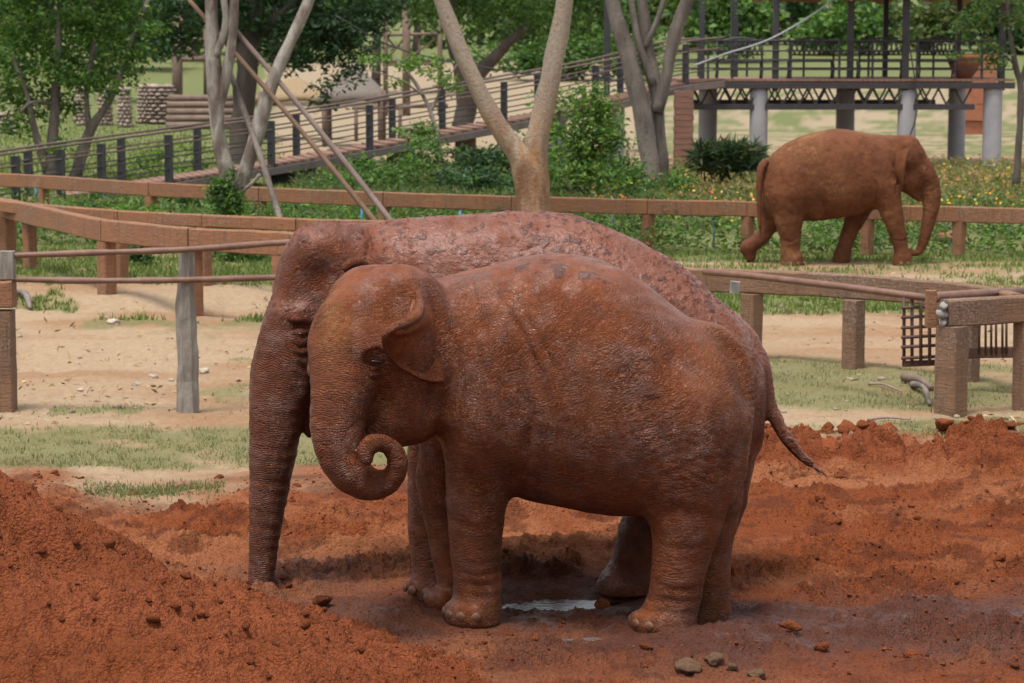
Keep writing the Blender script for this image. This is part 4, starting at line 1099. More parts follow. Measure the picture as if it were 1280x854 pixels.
m = MB(); a = P(1164, 366, 20.55); m.beam((a.x, a.y, 0.72), (a.x, a.y, a.z + 0.02), 0.09, 0.09); m.build('stub_post', M_BEAM, e_root)
# long pipe and grille gate by the corner
pr = thing('pipe_rail', 'long rusty pipe rail sloping down to the corner fence', 'rail', (P(1160, 372, 20.6).x, 20.6, 0))
m = MB(); m.tube([P(880, 340, 22.9), P(940, 345, 22.5), P(1050, 358, 21.5), P(1172, 374, 20.55)], 0.032, 8); m.build('pipe', M_PIPE, pr, True)
m = MB(); m.tube([P(1160, 372, 20.8), P(1220, 368, 21.6), P(1290, 364, 22.4)], 0.045, 8); m.build('pipe', M_PIPE, pr, True)
m = MB(); a = P(918, 352, 22.75); m.beam((a.x, a.y, a.z - .11), (a.x + .01, a.y, a.z), 0.09, 0.10); m.build('block', M_CEM, pr)
gr_ = thing('grille_gate', 'rusty square mesh metal gate hanging by the corner fence', 'gate', (P(1150, 460, 20.75).x, 20.75, 0))
for px in (1130, 1140, 1151, 1162, 1172):
    m = MB(); m.tube([P(px, 372, 20.8), P(px, 456, 20.8)], 0.016, 6); m.build('bar', M_GRILLE, gr_, True)
for py in (384, 396, 409, 421, 433, 447):
    m = MB(); m.tube([P(1127, py + 1, 20.77), P(1200, py - 3, 20.9)], 0.016, 6); m.build('bar', M_GRILLE, gr_, True)
m = MB(); m.beam(P(1129, 455, 20.8), P(1200, 452, 20.95), 0.05, 0.05); m.build('bottom_bar', M_GRILLE, gr_)
g2 = thing('bar_gate', 'low rusty gate of upright bars behind the corner fence', 'gate', (P(1230, 450, 21.6).x, 21.6, 0))
for px in (1196, 1207, 1224, 1232, 1239, 1245, 1253, 1258, 1268, 1280, 1292):
    m = MB(); m.tube([P(px, 385, 21.6), P(px, 442, 21.6)], 0.012, 6); m.build('bar', M_GRILLE, g2, True)
for py, w in ((384, .05), (441, .10)):
    m = MB(); m.beam(P(1190, py, 21.63), P(1300, py - 1, 21.63), 0.05, w); m.build('cross_bar', M_GRILLE, g2)
# grey post with two thin poles, left
q = G(236, 516)
gp = thing('pole_fence', 'grey split timber post carrying two thin rusty poles', 'fence', (q.x, q.y, 0))
pv = MB(); ztop = P(237, 315, q.y).z
pts = spline([(q.x, q.y, -0.15), (q.x + 0.005, q.y, 0.45), (q.x - 0.008, q.y, 0.9), (q.x + 0.004, q.y, ztop)], 14)
v, f = tube(pts, np.linspace(0.095, 0.075, 14), 7, True, 0.22, 33); pv.add(v, f); pv.build('post', M_GREYP, gp)
for a in ([(-60, 321), (0, 320), (120, 316), (236, 312), (345, 304), (420, 300)], [(-60, 350), (0, 349), (110, 351), (236, 350), (345, 347), (420, 346)]):
    pts = spline([tuple(P(px, py, q.y - 0.10 + 0.002 * (px - 236) * (px > 236))) for px, py in a], 24)
    m = MB(); m.tube(pts, 0.027 + 0.004 * noise(np.arange(24) * 0.9, np.zeros(24)), 7); m.build('pole', M_PIPE, gp, True)
# near left end post
q = G(8, 518)
lp = thing('end_post', 'thick brown end post with a sawn rail stub on top', 'post', (q.x, q.y, 0))
m = sag_beam((q.x - 0.02, q.y, -0.2), (q.x - 0.02, q.y + .001, P(8, 388, q.y).z), 0.20, 0.20, 5); m.build('post', M_BEAM2, lp)
a = P(-70, 369, q.y); b = P(18, 367, q.y)
sag_beam(a, b, 0.21, 0.235, 6).build('rail_stub', M_BEAM, lp)
m = MB(); m.beam((b.x - 0.05, b.y, b.z + 0.125), (b.x - 0.05, b.y, b.z + 0.36), 0.12, 0.10); m.build('grey_block', M_GREYP, lp)

# ================================================================ FOOTBRIDGE, RAMP AND PAVILION
M_BLK = mat_simple('black_steel', (0.022, 0.022, 0.026), (0.035, 0.033, 0.035), 6, 0.55, 0.001)
M_HAND = mat_simple('pink_brown_pipe', (0.15, 0.105, 0.085), (0.10, 0.07, 0.06), 6, 0.55, 0.001)
M_DECK = mat_simple('deck_boards', (0.24, 0.135, 0.095), (0.17, 0.09, 0.065), 2.5, 0.8, 0.004)
M_FASC = mat_simple('deck_edge', (0.105, 0.085, 0.078), (0.16, 0.13, 0.115), 2.5, 0.75, 0.003)
M_COLM = mat_simple('concrete_column', (0.33, 0.34, 0.36), (0.25, 0.26, 0.28), 1.2, 0.85, 0.004)
M_LAT = mat_simple('laterite', (0.36, 0.135, 0.07), (0.28, 0.10, 0.055), 3, 0.9, 0.01)
M_BRICK = mat_simple('brick_pier', (0.22, 0.115, 0.08), (0.15, 0.075, 0.055), 5, 0.9, 0.008, (1, 1, 3))
M_THATCH = mat_simple('thatch', (0.36, 0.26, 0.15), (0.24, 0.165, 0.09), 3, 0.95, 0.02, (8, 8, 1))
M_THATG = mat_simple('old_thatch', (0.24, 0.20, 0.17), (0.17, 0.14, 0.12), 3, 0.95, 0.02, (8, 8, 1))
M_WOOD = mat_simple('old_wood', (0.19, 0.13, 0.095), (0.12, 0.08, 0.06), 4, 0.85, 0.004)
rp = [(-90, 275, 48.0), (60, 250, 50.0), (230, 224, 52.5), (400, 197, 55.3), (638, 153, 58.8), (760, 129, 60.6), (850, 106, 62.0), (905, 99, 62.6)]
edge = np.array([tuple(P(*r)) for r in rp])
bridge = thing('ramp_bridge', 'long sloping footbridge with black posts and thin pipe rails', 'footbridge', (edge[1][0], edge[1][1], 0))
OFF = np.array([-0.42, 1.85, 0.0])
es = spline(edge, 40)
# planks of the ramp
for i in range(39):
    a, b = es[i], es[i + 1]; n = 3
    for k in range(n):
        p = a + (b - a) * (k + 0.5) / n; hw = np.linalg.norm((b - a)[:2]) / n - 0.015
        m = MB(); m.beam(p, p + OFF, hw, 0.05, (0, 0, 1), 0.004); m.build('plank', M_DECK, bridge)
for o in (np.array([0, -0.05, -0.13]), OFF + np.array([0, .05, -0.13])):
    m = MB()
    for a, b in zip(es[:-1], es[1:]): m.beam(a + o, b + o, 0.07, 0.17)
    m.build('side_beam', M_FASC, bridge)
def rail_side(off, postx, H=1.02):
    ed = es + off
    for px in postx:
        j = np.argmin(np.abs(project(es)[0] - px)); j = min(max(j, 0), len(es) - 1)
        U = project(es)[0]; x = [np.interp(px, U, ed[:, k]) for k in range(3)]
        m = MB(); m.beam((x[0], x[1], x[2] - 0.05), (x[0], x[1], x[2] + H - 0.02), 0.17, 0.15); m.build('post', M_BLK, bridge)
    for h, r, mt in ((H + 0.05, 0.028, M_HAND), (H - 0.22, 0.02, M_HAND), (0.52, 0.016, M_BLK), (0.26, 0.016, M_BLK)):
        m = MB(); m.tube(ed + np.array([0, -0.09, h]), r, 6); m.build('rail', mt, bridge, True)
rail_side(np.array([0, 0.05, 0]), (-50, 20, 76, 127, 211, 339, 462, 630, 744, 857))
rail_side(OFF - np.array([0, 0.05, 0]), (40, 160, 258, 385, 508, 572, 694, 800))
for px, w, mt in ((372, 0.95, M_BLK), (460, 0.45, M_BLK), (508, 0.62, M_BRICK), (590, 0.5, M_BRICK), (702, 0.6, M_COLM), (775, 0.6, M_COLM)):
    U = project(es)[0]; x = np.array([np.interp(px, U, es[:, k]) for k in range(3)]) + OFF * 0.4
    m = MB(); m.beam((x[0], x[1], -0.1), (x[0], x[1], x[2] - 0.22), w, 0.9, (0, 1, 0), 0.02); m.build('pier', mt, bridge)
x = P(854, 210, 61.5); pier = MB()
for k in range(14):
    pier.beam((x.x, x.y, 0.0 + k * 0.15), (x.x, x.y, 0.14 + k * 0.15), 0.46 + 0.03 * (k % 2), 0.46, (0, 1, 0), 0.02)
pier.build('brick_pier', M_BRICK, bridge)

# raised pavilion
PY = 64.0; zd = 2.38
X0, X1 = XZ(845, 62.5), XZ(1262, 62.5)
pav = thing('pavilion', 'raised black steel pavilion on round concrete columns with thatched eaves', 'pavilion', ((X0 + X1) / 2, 65, 0))
for i in range(62):
    x = X0 + (X1 - X0) * (i + 0.5) / 62
    m = MB(); m.beam((x, 62.6, zd - 0.03), (x, 68.6, zd - 0.03), (X1 - X0) / 62 - 0.012, 0.06, (0, 0, 1), 0.004); m.build('plank', M_DECK, pav)
for yy in (62.65, 68.5):
    m = MB(); m.beam((X0, yy, zd - 0.17), (X1, yy, zd - 0.17), 0.10, 0.16); m.build('edge_beam', M_BLK, pav)
    m = MB(); m.beam((X0 + .3, yy + .1, zd - 0.72), (X1 - 1.0, yy + .1, zd - 0.72), 0.08, 0.15); m.build('bottom_chord', M_BLK, pav)
    n = 34; m = MB()
    for i in range(n):
        xa = X0 + .4 + (X1 - X0 - 1.5) * i / n; xb = X0 + .4 + (X1 - X0 - 1.5) * (i + 1) / n
        za, zb = (zd - 0.25, zd - 0.66) if i % 2 == 0 else (zd - 0.66, zd - 0.25)
        m.tube([(xa, yy + .1, za), (xb, yy + .1, zb)], 0.028, 5)
    m.build('truss_web', M_BLK, pav)
for px, yy, r in ((945, 62.9, 0.235), (1128, 62.9, 0.235), (1234, 62.9, 0.245), (882, 67.8, 0.26), (1052, 67.8, 0.26), (1190, 67.8, 0.24)):
    x = XZ(px, yy); p = [(x, yy, z) for z in np.linspace(-0.1, zd - 0.24 if px != 1234 else zd - 0.1, 10)]
    m = MB(); m.tube(p, r, 24, True, 0.008, px); m.build('column', M_COLM, pav, True)
for px, yy, w in ((757, 64.5, .16), (874, 63.2, .14), (914, 67.5, .2), (965, 62.8, .16), (1057, 63.0, .16), (1125, 62.75, .17), (1244, 63.0, .15), (1100, 68.2, .14), (1190, 68.2, .14)):
    x = XZ(px, yy); m = MB(); m.beam((x, yy, zd - 0.3 if px > 800 else 1.6), (x, yy, 5.2), w, w); m.build('post', M_BLK, pav)
m = MB(); x = XZ(755, 64.6); m.tube([(x + .1, 64.4, 0), (x + .1, 64.4, 1.7)], 0.25, 16); m.build('column', M_COLM, pav, True)
m = MB(); m.beam((XZ(757, 64.5) - .3, 64.5, 1.62), (X0 + 0.2, 64.5, 2.2), 0.12, 0.14); m.build('edge_beam', M_BLK, pav)
# hand rails of the deck
for yy in (62.7, 68.45):
    for h in (0.98, 0.72, 0.48, 0.24):
        m = MB(); m.tube([(X0 + (0.9 if yy < 65 else 0), yy, zd + h), (X1, yy, zd + h)], 0.022, 6); m.build('rail', M_BLK, pav, True)
    for px in ((882, 912, 984, 1044, 1085, 1140, 1187, 1220) if yy < 65 else (870, 930, 1000, 1080, 1160, 1240)):
        x = XZ(px, yy); m = MB(); m.beam((x, yy + .05, zd - .05), (x, yy + .05, zd + 1.0), 0.06, 0.06); m.build('baluster', M_BLK, pav)
# thatched roof, only its fringe hangs into view
rf = MB(); zc = 4.66
nA, nB = 60, 6; v = []; f = []
for j in range(nB):
    for i in range(nA):
        u = i / nA * 4; s = int(u); e = u - s
        cx = [(X0 + 2.5, 62.0), (X1 + 0.8, 62.0), (X1 + 0.8, 69.4), (X0 + 2.5, 69.4)]
        a = np.array(cx[s]); b = np.array(cx[(s + 1) % 4]); p = a + (b - a) * e; c = np.array([(X0 + X1) / 2 + 1.6, 65.7])
        k = j / (nB - 1) * 0.9; q = p + (c - p) * k
        v.append((q[0], q[1], zc + 2.6 * k + (0.10 * math.sin(i * 2.7) + 0.08 * math.sin(i * 1.3) if j == 0 else 0)))
for j in range(nB - 1):
    for i in range(nA): f.append([j * nA + i, j * nA + (i + 1) % nA, (j + 1) * nA + (i + 1) % nA, (j + 1) * nA + i])
f.append([(nB - 1) * nA + i for i in range(nA)])
rf.add(v, f); ro = rf.build('roof', M_THATCH, pav)
md = ro.modifiers.new('thick', 'SOLIDIFY'); md.thickness = 0.18
# benches with lattice backs
def bench(pxa, pxb, yy, label):
    xa, xb = XZ(pxa, yy), XZ(pxb, yy); z = zd
    b = thing('bench', label, 'bench', ((xa + xb) / 2, yy, z))
    for k in range(4):
        m = MB(); m.beam((xa, yy + 0.12 * k, z + 0.44), (xb, yy + 0.12 * k, z + 0.44), 0.09, 0.03); m.build('seat_slat', M_BLK, b)
    for x in (xa, xb):
        for dy in (0, 0.40):
            m = MB(); m.tube(spline([(x, yy + dy, z), (x + 0.02, yy + dy, z + .25), (x, yy + dy, z + .45)], 6), 0.028, 6); m.build('leg', M_BLK, b, True)
        m = MB(); m.tube(spline([(x, yy, z + .45), (x, yy - 0.03, z + .65), (x, yy + .25, z + .68)], 8), 0.024, 6); m.build('armrest', M_BLK, b, True)
    m = MB(); yb = yy - 0.06
    top = [(xa + (xb - xa) * t, yb - 0.02, z + 0.95 + 0.10 * math.sin(t * math.pi)) for t in np.linspace(0, 1, 12)]
    m.tube(top, 0.03, 6); m.tube([(xa, yb, z + 0.62), (xb, yb, z + 0.62)], 0.025, 6); m.tube([(xa, yb, z + .45), (xa, yb, z + .95)], 0.03, 6); m.tube([(xb, yb, z + .45), (xb, yb, z + .95)], 0.03, 6)
    m.build('back_frame', M_BLK, b, True)
    m = MB(); n = 9
    for i in range(n):
        for s in (0, 1):
            t0 = (i + s) / n; t1 = (i + 1 - s) / n
            m.tube([(xa + (xb - xa) * t0, yb, z + .62), (xa + (xb - xa) * t1, yb, z + .96 + .07 * math.sin(t1 * 3.14))], 0.017, 5)
    m.build('lattice', M_BLK, b, True)
bench(893, 948, 63.5, 'black iron lattice bench where the ramp meets the deck')
bench(982, 1036, 63.6, 'black iron lattice bench between the two middle pavilion posts')
bench(1068, 1122, 63.6, 'black iron lattice bench left of the grey cabled post')
bench(1142, 1186, 63.7, 'plain backed black iron bench beside the terracotta planter')
# planter
x = XZ(1198, 64.0); pl = thing('planter', 'round terracotta planter standing on the pavilion deck', 'planter', (x, 64.0, zd))
m = MB(); m.tube([(x, 64, zd + z) for z in (0, .05, .2, .38, .46, .50)], [.18, .22, .34, .42, .44, .40], 20); m.build('pot', M_LAT, pl, True)
m = MB(); m.tube([(x, 64, zd + z) for z in (.48, .56)], [.45, .44], 20); m.build('rim', M_LAT, pl, True)
# cables
def cable(label, pts, r=0.012, mat=None):
    m = MB(); m.tube(spline(pts, 24), r, 5); tag(m.build('cable', mat or M_BLK, None, True), label, 'cable')
cable('pale cable slanting down from the pavilion roof to the ramp rail', [tuple(P(1046, -4, 62.3)), tuple(P(1010, 22, 62.2)), tuple(P(960, 50, 62)), tuple(P(905, 68, 61.6)), tuple(P(868, 82, 61.2))], 0.022, M_COLM)
cable('dark sagging wire strung over the ramp behind the bare tree', [tuple(P(420, 20, 57)), tuple(P(490, 58, 57.5)), tuple(P(570, 78, 58)), tuple(P(690, 96, 58.6)), tuple(P(760, 92, 60))], 0.018)
cable('black cable looping down the grey pavilion column', [tuple(P(1134, 40, 62.5)), tuple(P(1146, 118, 62.5)), tuple(P(1144, 150, 62.5)), tuple(P(1137, 172, 62.55)), tuple(P(1134, 200, 62.6))], 0.02)
# laterite pillar behind the deck
q = G(1228, 170); lat = thing('laterite_pillar', 'stacked orange laterite block pillar behind the pavilion', 'pillar', (q.x, q.y, 0))
for k in range(5):
    m = MB(); s = 1.5 if k else 1.25
    m.beam((q.x, q.y + 2, -0.1 + k * 0.62), (q.x, q.y + 2, 0.5 + k * 0.62), s, s * 0.8, (0, 1, 0), 0.04); m.build('block', M_LAT, lat)

# ================================================================ FARMYARD BEHIND THE RAMP
def hut(pa, label, w, d, eave, ridge, mat):
    r = thing('thatched_hut', label, 'hut', (pa.x, pa.y, 0)); z0 = float(ground_low(pa.x, pa.y))
    for sx in (-1, 1):
        for sy in (-1, 1):
            m = MB(); m.tube([(pa.x + sx * w * .38, pa.y + sy * d * .38, z0 - .1), (pa.x + sx * w * .38, pa.y + sy * d * .38, z0 + eave + .25)], 0.09, 7); m.build('pole', M_WOOD, r, True)
    v, f = [], []; n = 40
    for j in range(6):
        k = j / 5
        for i in range(n):
            a = i / n * 2 * math.pi; rr = 1 - 0.97 * k
            jag = 0.06 * math.sin(i * 5.1) if j == 0 else 0
            v.append((pa.x + math.copysign(abs(math.cos(a)) ** .6, math.cos(a)) * w * .5 * rr, pa.y + math.copysign(abs(math.sin(a)) ** .6, math.sin(a)) * d * .5 * rr, z0 + eave + (ridge - eave) * k ** .9 + jag))
    for j in range(5):
        for i in range(n): f.append([j * n + i, j * n + (i + 1) % n, (j + 1) * n + (i + 1) % n, (j + 1) * n + i])
    f.append([5 * n + i for i in range(n)])
    m = MB(); m.add(v, f); o = m.build('roof', mat, r, True); md = o.modifiers.new('t', 'SOLIDIFY'); md.thickness = 0.14
    return r
hut(Vector((XZ(445, 80), 80, 0)), 'small open hut with grey thatched cone roof', 2.4, 2.4, 1.55, 2.7, M_THATG)
hut(Vector((XZ(372, 86), 86, 0)), 'low open hut with shaggy golden thatch fringe', 3.0, 2.6, 1.45, 2.2, M_THATCH)
# look-out frame
lk = thing('lookout_frame', 'weathered timber lookout platform with crossed railings', 'lookout', (XZ(515, 95), 95, 0))
def LK(px, py, d=0): q = P(px, py, 95 + d); return tuple(q)
for px in (482, 508, 550):
    m = MB(); m.tube([LK(px, 145), LK(px, -10)], 0.10 if px != 508 else 0.16, 7); m.build('post', M_WOOD, lk, True)
for a, b in (((478, 44), (555, 42)), ((478, 77), (555, 75)), ((478, 81), (555, 79))):
    m = MB(); m.tube([LK(*a), LK(*b)], 0.07, 6); m.build('rail', M_WOOD, lk, True)
for a, b in (((482, 76), (508, 45)), ((508, 76), (548, 45)), ((482, 45), (495, 60)), ((524, 45), (524, 76))):
    m = MB(); m.tube([LK(*a, .1), LK(*b, .1)], 0.05, 6); m.build('brace', M_WOOD, lk, True)
lk2 = thing('lookout_frame', 'timber tower frame half hidden between dark trees', 'lookout', (XZ(235, 100), 100, 0))
for a, b, r in (((222, 150), (222, 20), .22), ((258, 130), (258, 20), .12), ((215, 50), (262, 50), .09), ((215, 74), (262, 74), .12), ((226, 52), (248, 72), .06)):
    m = MB(); m.tube([tuple(P(*a, 100)), tuple(P(*b, 100))], r, 7); m.build('post' if abs(a[0] - b[0]) < 3 else 'rail', M_WOOD, lk2, True)
# stone pillars built of single stones
t = NT('rubble_stone'); oi = t.n('ObjectInfo').outputs['Random']; n1 = t.noise(t.coord(), 3, 4)
M_STONE = t.fin(t.mix(t.rng(n1, .3, .7), t.mix(oi, (0.30, 0.23, 0.19), (0.19, 0.15, 0.13)), t.mix(oi, (0.42, 0.33, 0.27), (0.28, 0.21, 0.17))), 0.9)
STN = [clod_mesh(s + 20, 1) for s in range(4)]
for m in STN: m.materials.append(M_STONE)
def stone_pillar(px, d, h, w, label):
    x = XZ(px, d); z0 = float(ground_low(x, d)); r = thing('stone_pillar', label, 'pillar', (x, d, z0))
    k = 0; z = 0.1
    while z < h:
        n = 9
        for i in range(n):
            a = (i + 0.5 * (k % 2)) / n * 2 * math.pi
            o = bpy.data.objects.new('stone', STN[rs.integers(4)]); COL.objects.link(o); o.parent = r
            ww = w * (1 - 0.25 * z / h)
            o.location = (math.cos(a) * ww * .5, math.sin(a) * ww * .5, z); s = w * 0.22
            o.scale = (s * rs.uniform(.8, 1.1), s * rs.uniform(.8, 1.1), 0.12); o.rotation_euler = (0, 0, rs.uniform(0, 6))
        z += 0.155; k += 1
    m = MB(); m.tube([(0, 0, 0), (0, 0, h - .05)], [w * .42, w * .33], 8); o = m.build('core', M_STONE, None); o.parent = r
for px, d, h, w, lb in ((108, 98, 1.5, .52, 'rubble stone pillar behind the bright leafed tree'), (137, 98, 1.5, .52, 'rubble stone pillar right of the leafy tree trunks'), (161, 97, 1.55, .52, 'free standing rubble stone pillar on the lawn'), (186, 99, 1.6, .52, 'rubble stone pillar beside the log steps'), (207, 99, 1.5, 1.0, 'broad rubble stone pillar with flowering shrub'), (8, 92, .8, .8, 'low rubble stone pier at the lawn edge')):
    stone_pillar(px, d, h, w, lb)
ls = thing('log_steps', 'stack of long brown logs forming rustic steps', 'steps', (XZ(260, 96), 96, 0))
for k in range(5):
    m = MB(); m.tube([(XZ(212 + 3 * k, 96 + k), 96 + .5 * k, .18 + .26 * k), (XZ(305, 96 + k), 96 + .5 * k, .18 + .26 * k)], 0.15, 8, True, .1, k); m.build('log', M_WOOD, ls, True)
# timber rail by the yard
tb = thing('log_rail', 'low grey log rail along the far yard', 'rail', (XZ(480, 88), 88, 0))
for a, b in (((440, 135), (560, 132)),):
    m = MB(); m.tube([tuple(P(*a, 84)), tuple(P(*b, 84))], .07, 7); m.build('log', M_WOOD, tb, True)
for px in (445, 500, 555):
    q = P(px, 134, 84); m = MB(); m.tube([(q.x, 84, -.1), (q.x, 84, q.z)], .07, 7); m.build('post', M_WOOD, tb, True)
# ================================================================ PLANTS
def leaf_mat(name, trans=0.35, rough=0.55):
    t = NT(name); c = t.attr('leafc', 'Color')
    t.fin(c, rough, None, Specular__IOR__Level=0.35)
    tr = t.n('BsdfTranslucent'); t.set(tr.inputs[0], t.mix(1.0, c, (1.3, 1.35, 0.7), 'MULTIPLY'))
    mx = t.n('MixShader'); mx.inputs[0].default_value = trans
    t.t.links.new(t.p.outputs[0], mx.inputs[1]); t.t.links.new(tr.outputs[0], mx.inputs[2]); t.t.links.new(mx.outputs[0], t.out.inputs[0])
    return t.m
M_LEAF = leaf_mat('leaf'); M_GRASS = leaf_mat('grass_blade', 0.3, 0.6)
def leaf_mesh(name, c, size, cols, rg, aspect=0.42, droop=0.25):
    """c: leaf positions; each leaf a folded diamond of four points, two triangles"""
    n = len(c); s = size * rg.uniform(0.55, 1.25, n)[:, None]
    d = rg.normal(size=(n, 3)); d[:, 2] = d[:, 2] * 0.6 - droop; d /= np.linalg.norm(d, axis=1)[:, None]
    w = np.cross(d, rg.normal(size=(n, 3))); w /= np.linalg.norm(w, axis=1)[:, None] + 1e-9
    up = np.cross(w, d)
    v = np.stack([c, c + d * s * .45 + w * s * aspect * .5 + up * s * .06, c + d * s, c + d * s * .45 - w * s * aspect * .5 + up * s * .06], 1).reshape(-1, 3)
    b = np.arange(n)[:, None] * 4
    f = np.concatenate([b + [0, 1, 2], b + [0, 2, 3]])
    m = mesh_np(name, v, f, False)
    cols = np.asarray(cols, float); k = rg.integers(len(cols), size=n)
    cc = cols[k] * rg.uniform(0.85, 1.45, n)[:, None]
    cattr(m, 'leafc', np.repeat(cc, 4, 0))
    return m
def crown_pts(blobs, n, rg, sub=0.28, clumps=None):
    """leaf positions gathered in clumps spread through ellipsoids (x, y, z, rx, ry, rz)"""
    B = np.asarray(blobs, float); vol = B[:, 3] * B[:, 4] * B[:, 5]; vol = vol ** 0.8
    k = clumps or max(14, n // 55)
    i = rg.choice(len(B), k, p=vol / vol.sum())
    d = rg.normal(size=(k, 3)); d /= np.linalg.norm(d, axis=1)[:, None]
    r = rg.uniform(0.15, 1, k)[:, None] ** 0.45
    cc = B[i, :3] + d * r * B[i, 3:]
    j = rg.integers(k, size=n)
    o = rg.normal(size=(n, 3)) * sub * np.array([1, 1, 0.6])
    return cc[j] + o
def bark_mat(name, a, b, c, scale=5, pale=None):
    t = NT(name); co = t.coord()
    st = t.mapping(co, (1, 1, 0.35)); n1 = t.noise(st, scale, 5, 0.6, 0.6); n2 = t.noise(co, scale * 5, 4, 0.65); n3 = t.noise(st, scale * 0.5, 3)
    col = t.mix(t.rng(n1, .38, .6), a, b); col = t.mix(t.rng(n3, .45, .58), col, c); 
    if pale: col = t.mix(t.rng(t.math('ADD', t.n('SeparateXYZ', Vector=co).outputs[2], n3), 1.9, 3.4, 0, .85), col, pale)
    col = t.mix(t.rng(n2, .5, .75, 0, .6), col, tuple(q * .4 for q in a))
    return t.fin(col, 0.9, t.bump(t.math('ADD', n1, n2), 1.0, 0.03))
M_BWHITE = bark_mat('pale_bark', (0.40, 0.36, 0.31), (0.24, 0.195, 0.16), (0.15, 0.105, 0.085), 8)
M_BORANGE = bark_mat('peeling_bark', (0.32, 0.165, 0.075), (0.36, 0.28, 0.20), (0.20, 0.095, 0.045), 5, (0.34, 0.28, 0.22))
M_BGREY = bark_mat('grey_bark', (0.16, 0.125, 0.105), (0.10, 0.08, 0.068), (0.21, 0.17, 0.145))
M_BDARK = bark_mat('dark_bark', (0.085, 0.062, 0.05), (0.055, 0.042, 0.035), (0.11, 0.085, 0.07))
def limb_tube(mb, pts, n=18, seg=10, seed=0):
    q = spline([(*P(a, b, Y), r) for a, b, Y, r in pts], n)
    v, f = tube(q[:, :3], np.abs(q[:, 3]), seg, True, 0.16, seed); mb.add(v, f)
def E(px, py, Y, rx, ry, rz): q = P(px, py, Y); return (q.x, q.y, q.z, rx, ry, rz)
def tree(name, label, limbs, bark, blobs, n, size, cols, sub=0.28, seed=0, group=None, cat='tree', aspect=.42, trunk_name='trunk', thin=1.0):
    rg = np.random.default_rng(100 + seed)
    limbs = [[(q[0], q[1], q[2], q[3] * thin) for q in l] for l in limbs]
    a = limbs[0][0] if limbs else None
    base = P(a[0], a[1], a[2]) if a else Vector(blobs[0][:3])
    gzv = float(ground_low(base.x, base.y))
    r = thing(name, label, cat, (base.x, base.y, gzv), group)
    if limbs:
        mb = MB(); limb_tube(mb, limbs[0], 22, 12, seed); tr = mb.build(trunk_name, bark, r, True)
        for i, l in enumerate(limbs[1:]):
            mb = MB(); limb_tube(mb, l, 16, 9, seed + i); mb.build('limb', bark, r, True)
    if blobs:
        c = crown_pts(blobs, n, rg, sub)
        c = c[c[:, 2] > ground_low(c[:, 0], c[:, 1]) + 0.02]
        link('crown', leaf_mesh('crown', c, size, cols, rg, aspect), M_LEAF, r)
    return r
BRIGHT = [(0.075, 0.165, 0.022), (0.11, 0.20, 0.03), (0.055, 0.125, 0.02), (0.15, 0.22, 0.045), (0.035, 0.085, 0.016)]
DARK = [(0.018, 0.045, 0.018), (0.026, 0.062, 0.024), (0.035, 0.075, 0.03), (0.014, 0.034, 0.014)]
MID = [(0.04, 0.095, 0.022), (0.06, 0.125, 0.03), (0.085, 0.15, 0.035), (0.028, 0.065, 0.018)]
OLIVE = [(0.10, 0.12, 0.035), (0.075, 0.10, 0.03), (0.13, 0.14, 0.05), (0.05, 0.075, 0.022)]
# left leafy tree
tree('leafy_tree', 'bright green leafy tree with several stems behind the ramp rail',
     [[(62, 232, 57, .16), (66, 180, 57, .14), (70, 110, 57, .10), (74, 30, 57, .07), (76, -60, 57, .04)],
      [(60, 215, 57, .13), (44, 165, 56.8, .09), (34, 120, 56.6, .06), (10, 60, 56.5, .04)],
      [(92, 228, 57.3, .17), (112, 165, 57.2, .13), (140, 120, 57, .08), (160, 60, 57, .06), (185, 0, 57, .04)],
      [(112, 165, 57.2, .08), (108, 110, 57, .06), (118, 50, 57, .05), (112, -20, 57, .03)],
      [(66, 130, 57, .05), (40, 128, 56.6, .04), (25, 140, 56.4, .03)]],
     M_BGREY, [E(30, 20, 57, .8, .8, .8), E(110, 10, 57, 1.0, .9, .8), E(165, 35, 57, .75, .7, .7), E(10, 85, 56.6, .5, .6, .6), E(85, 85, 56.8, .6, .6, .55), E(140, 100, 56.8, .55, .5, .45), E(15, 160, 56.6, .35, .4, .25), E(80, 172, 56.6, .35, .3, .35), E(70, -70, 57, 2.4, 1.6, 1.2), E(110, 70, 58, 1.2, .5, .9), E(40, 60, 57.5, 1.0, .5, .8), E(10, 120, 57.4, .6, .4, .5), E(155, 75, 57.2, .7, .5, .5), E(60, 130, 57.6, .7, .4, .5)], 19000, .16, BRIGHT + MID[:2], .2, 1)
# big dark tree behind the white one
tree('shade_tree', 'massive dark green shade tree with a straight trunk behind the ramp',
     [[(300, 226, 66, .34), (303, 150, 66, .30), (310, 80, 66, .28), (318, -20, 66, .25), (322, -120, 66, .16)], [(310, 60, 66, .16), (360, 10, 66, .12), (420, -40, 66, .08)], [(308, 70, 66, .14), (260, 20, 66, .10), (220, -30, 66, .07)]],
     M_BDARK, [E(330, -10, 66, 1.9, 1.4, 1.2), E(420, 10, 65.5, 1.5, 1.2, 1.1), E(420, 60, 65, 1.1, .7, .9), E(418, 110, 64.8, .75, .5, .6), E(430, 30, 65.3, 1.2, .7, .9), E(365, 60, 65.4, .8, .6, .6), E(240, 5, 66, 1.4, 1.2, 1.0), E(212, 50, 66.5, .7, .8, .7), E(478, -5, 65.5, 1.0, .8, .6), E(345, 30, 67, 1.4, .5, 1.2), E(330, -110, 66, 3.4, 2.5, 1.8)], 22000, .2, DARK + [MID[3]], .22, 2)
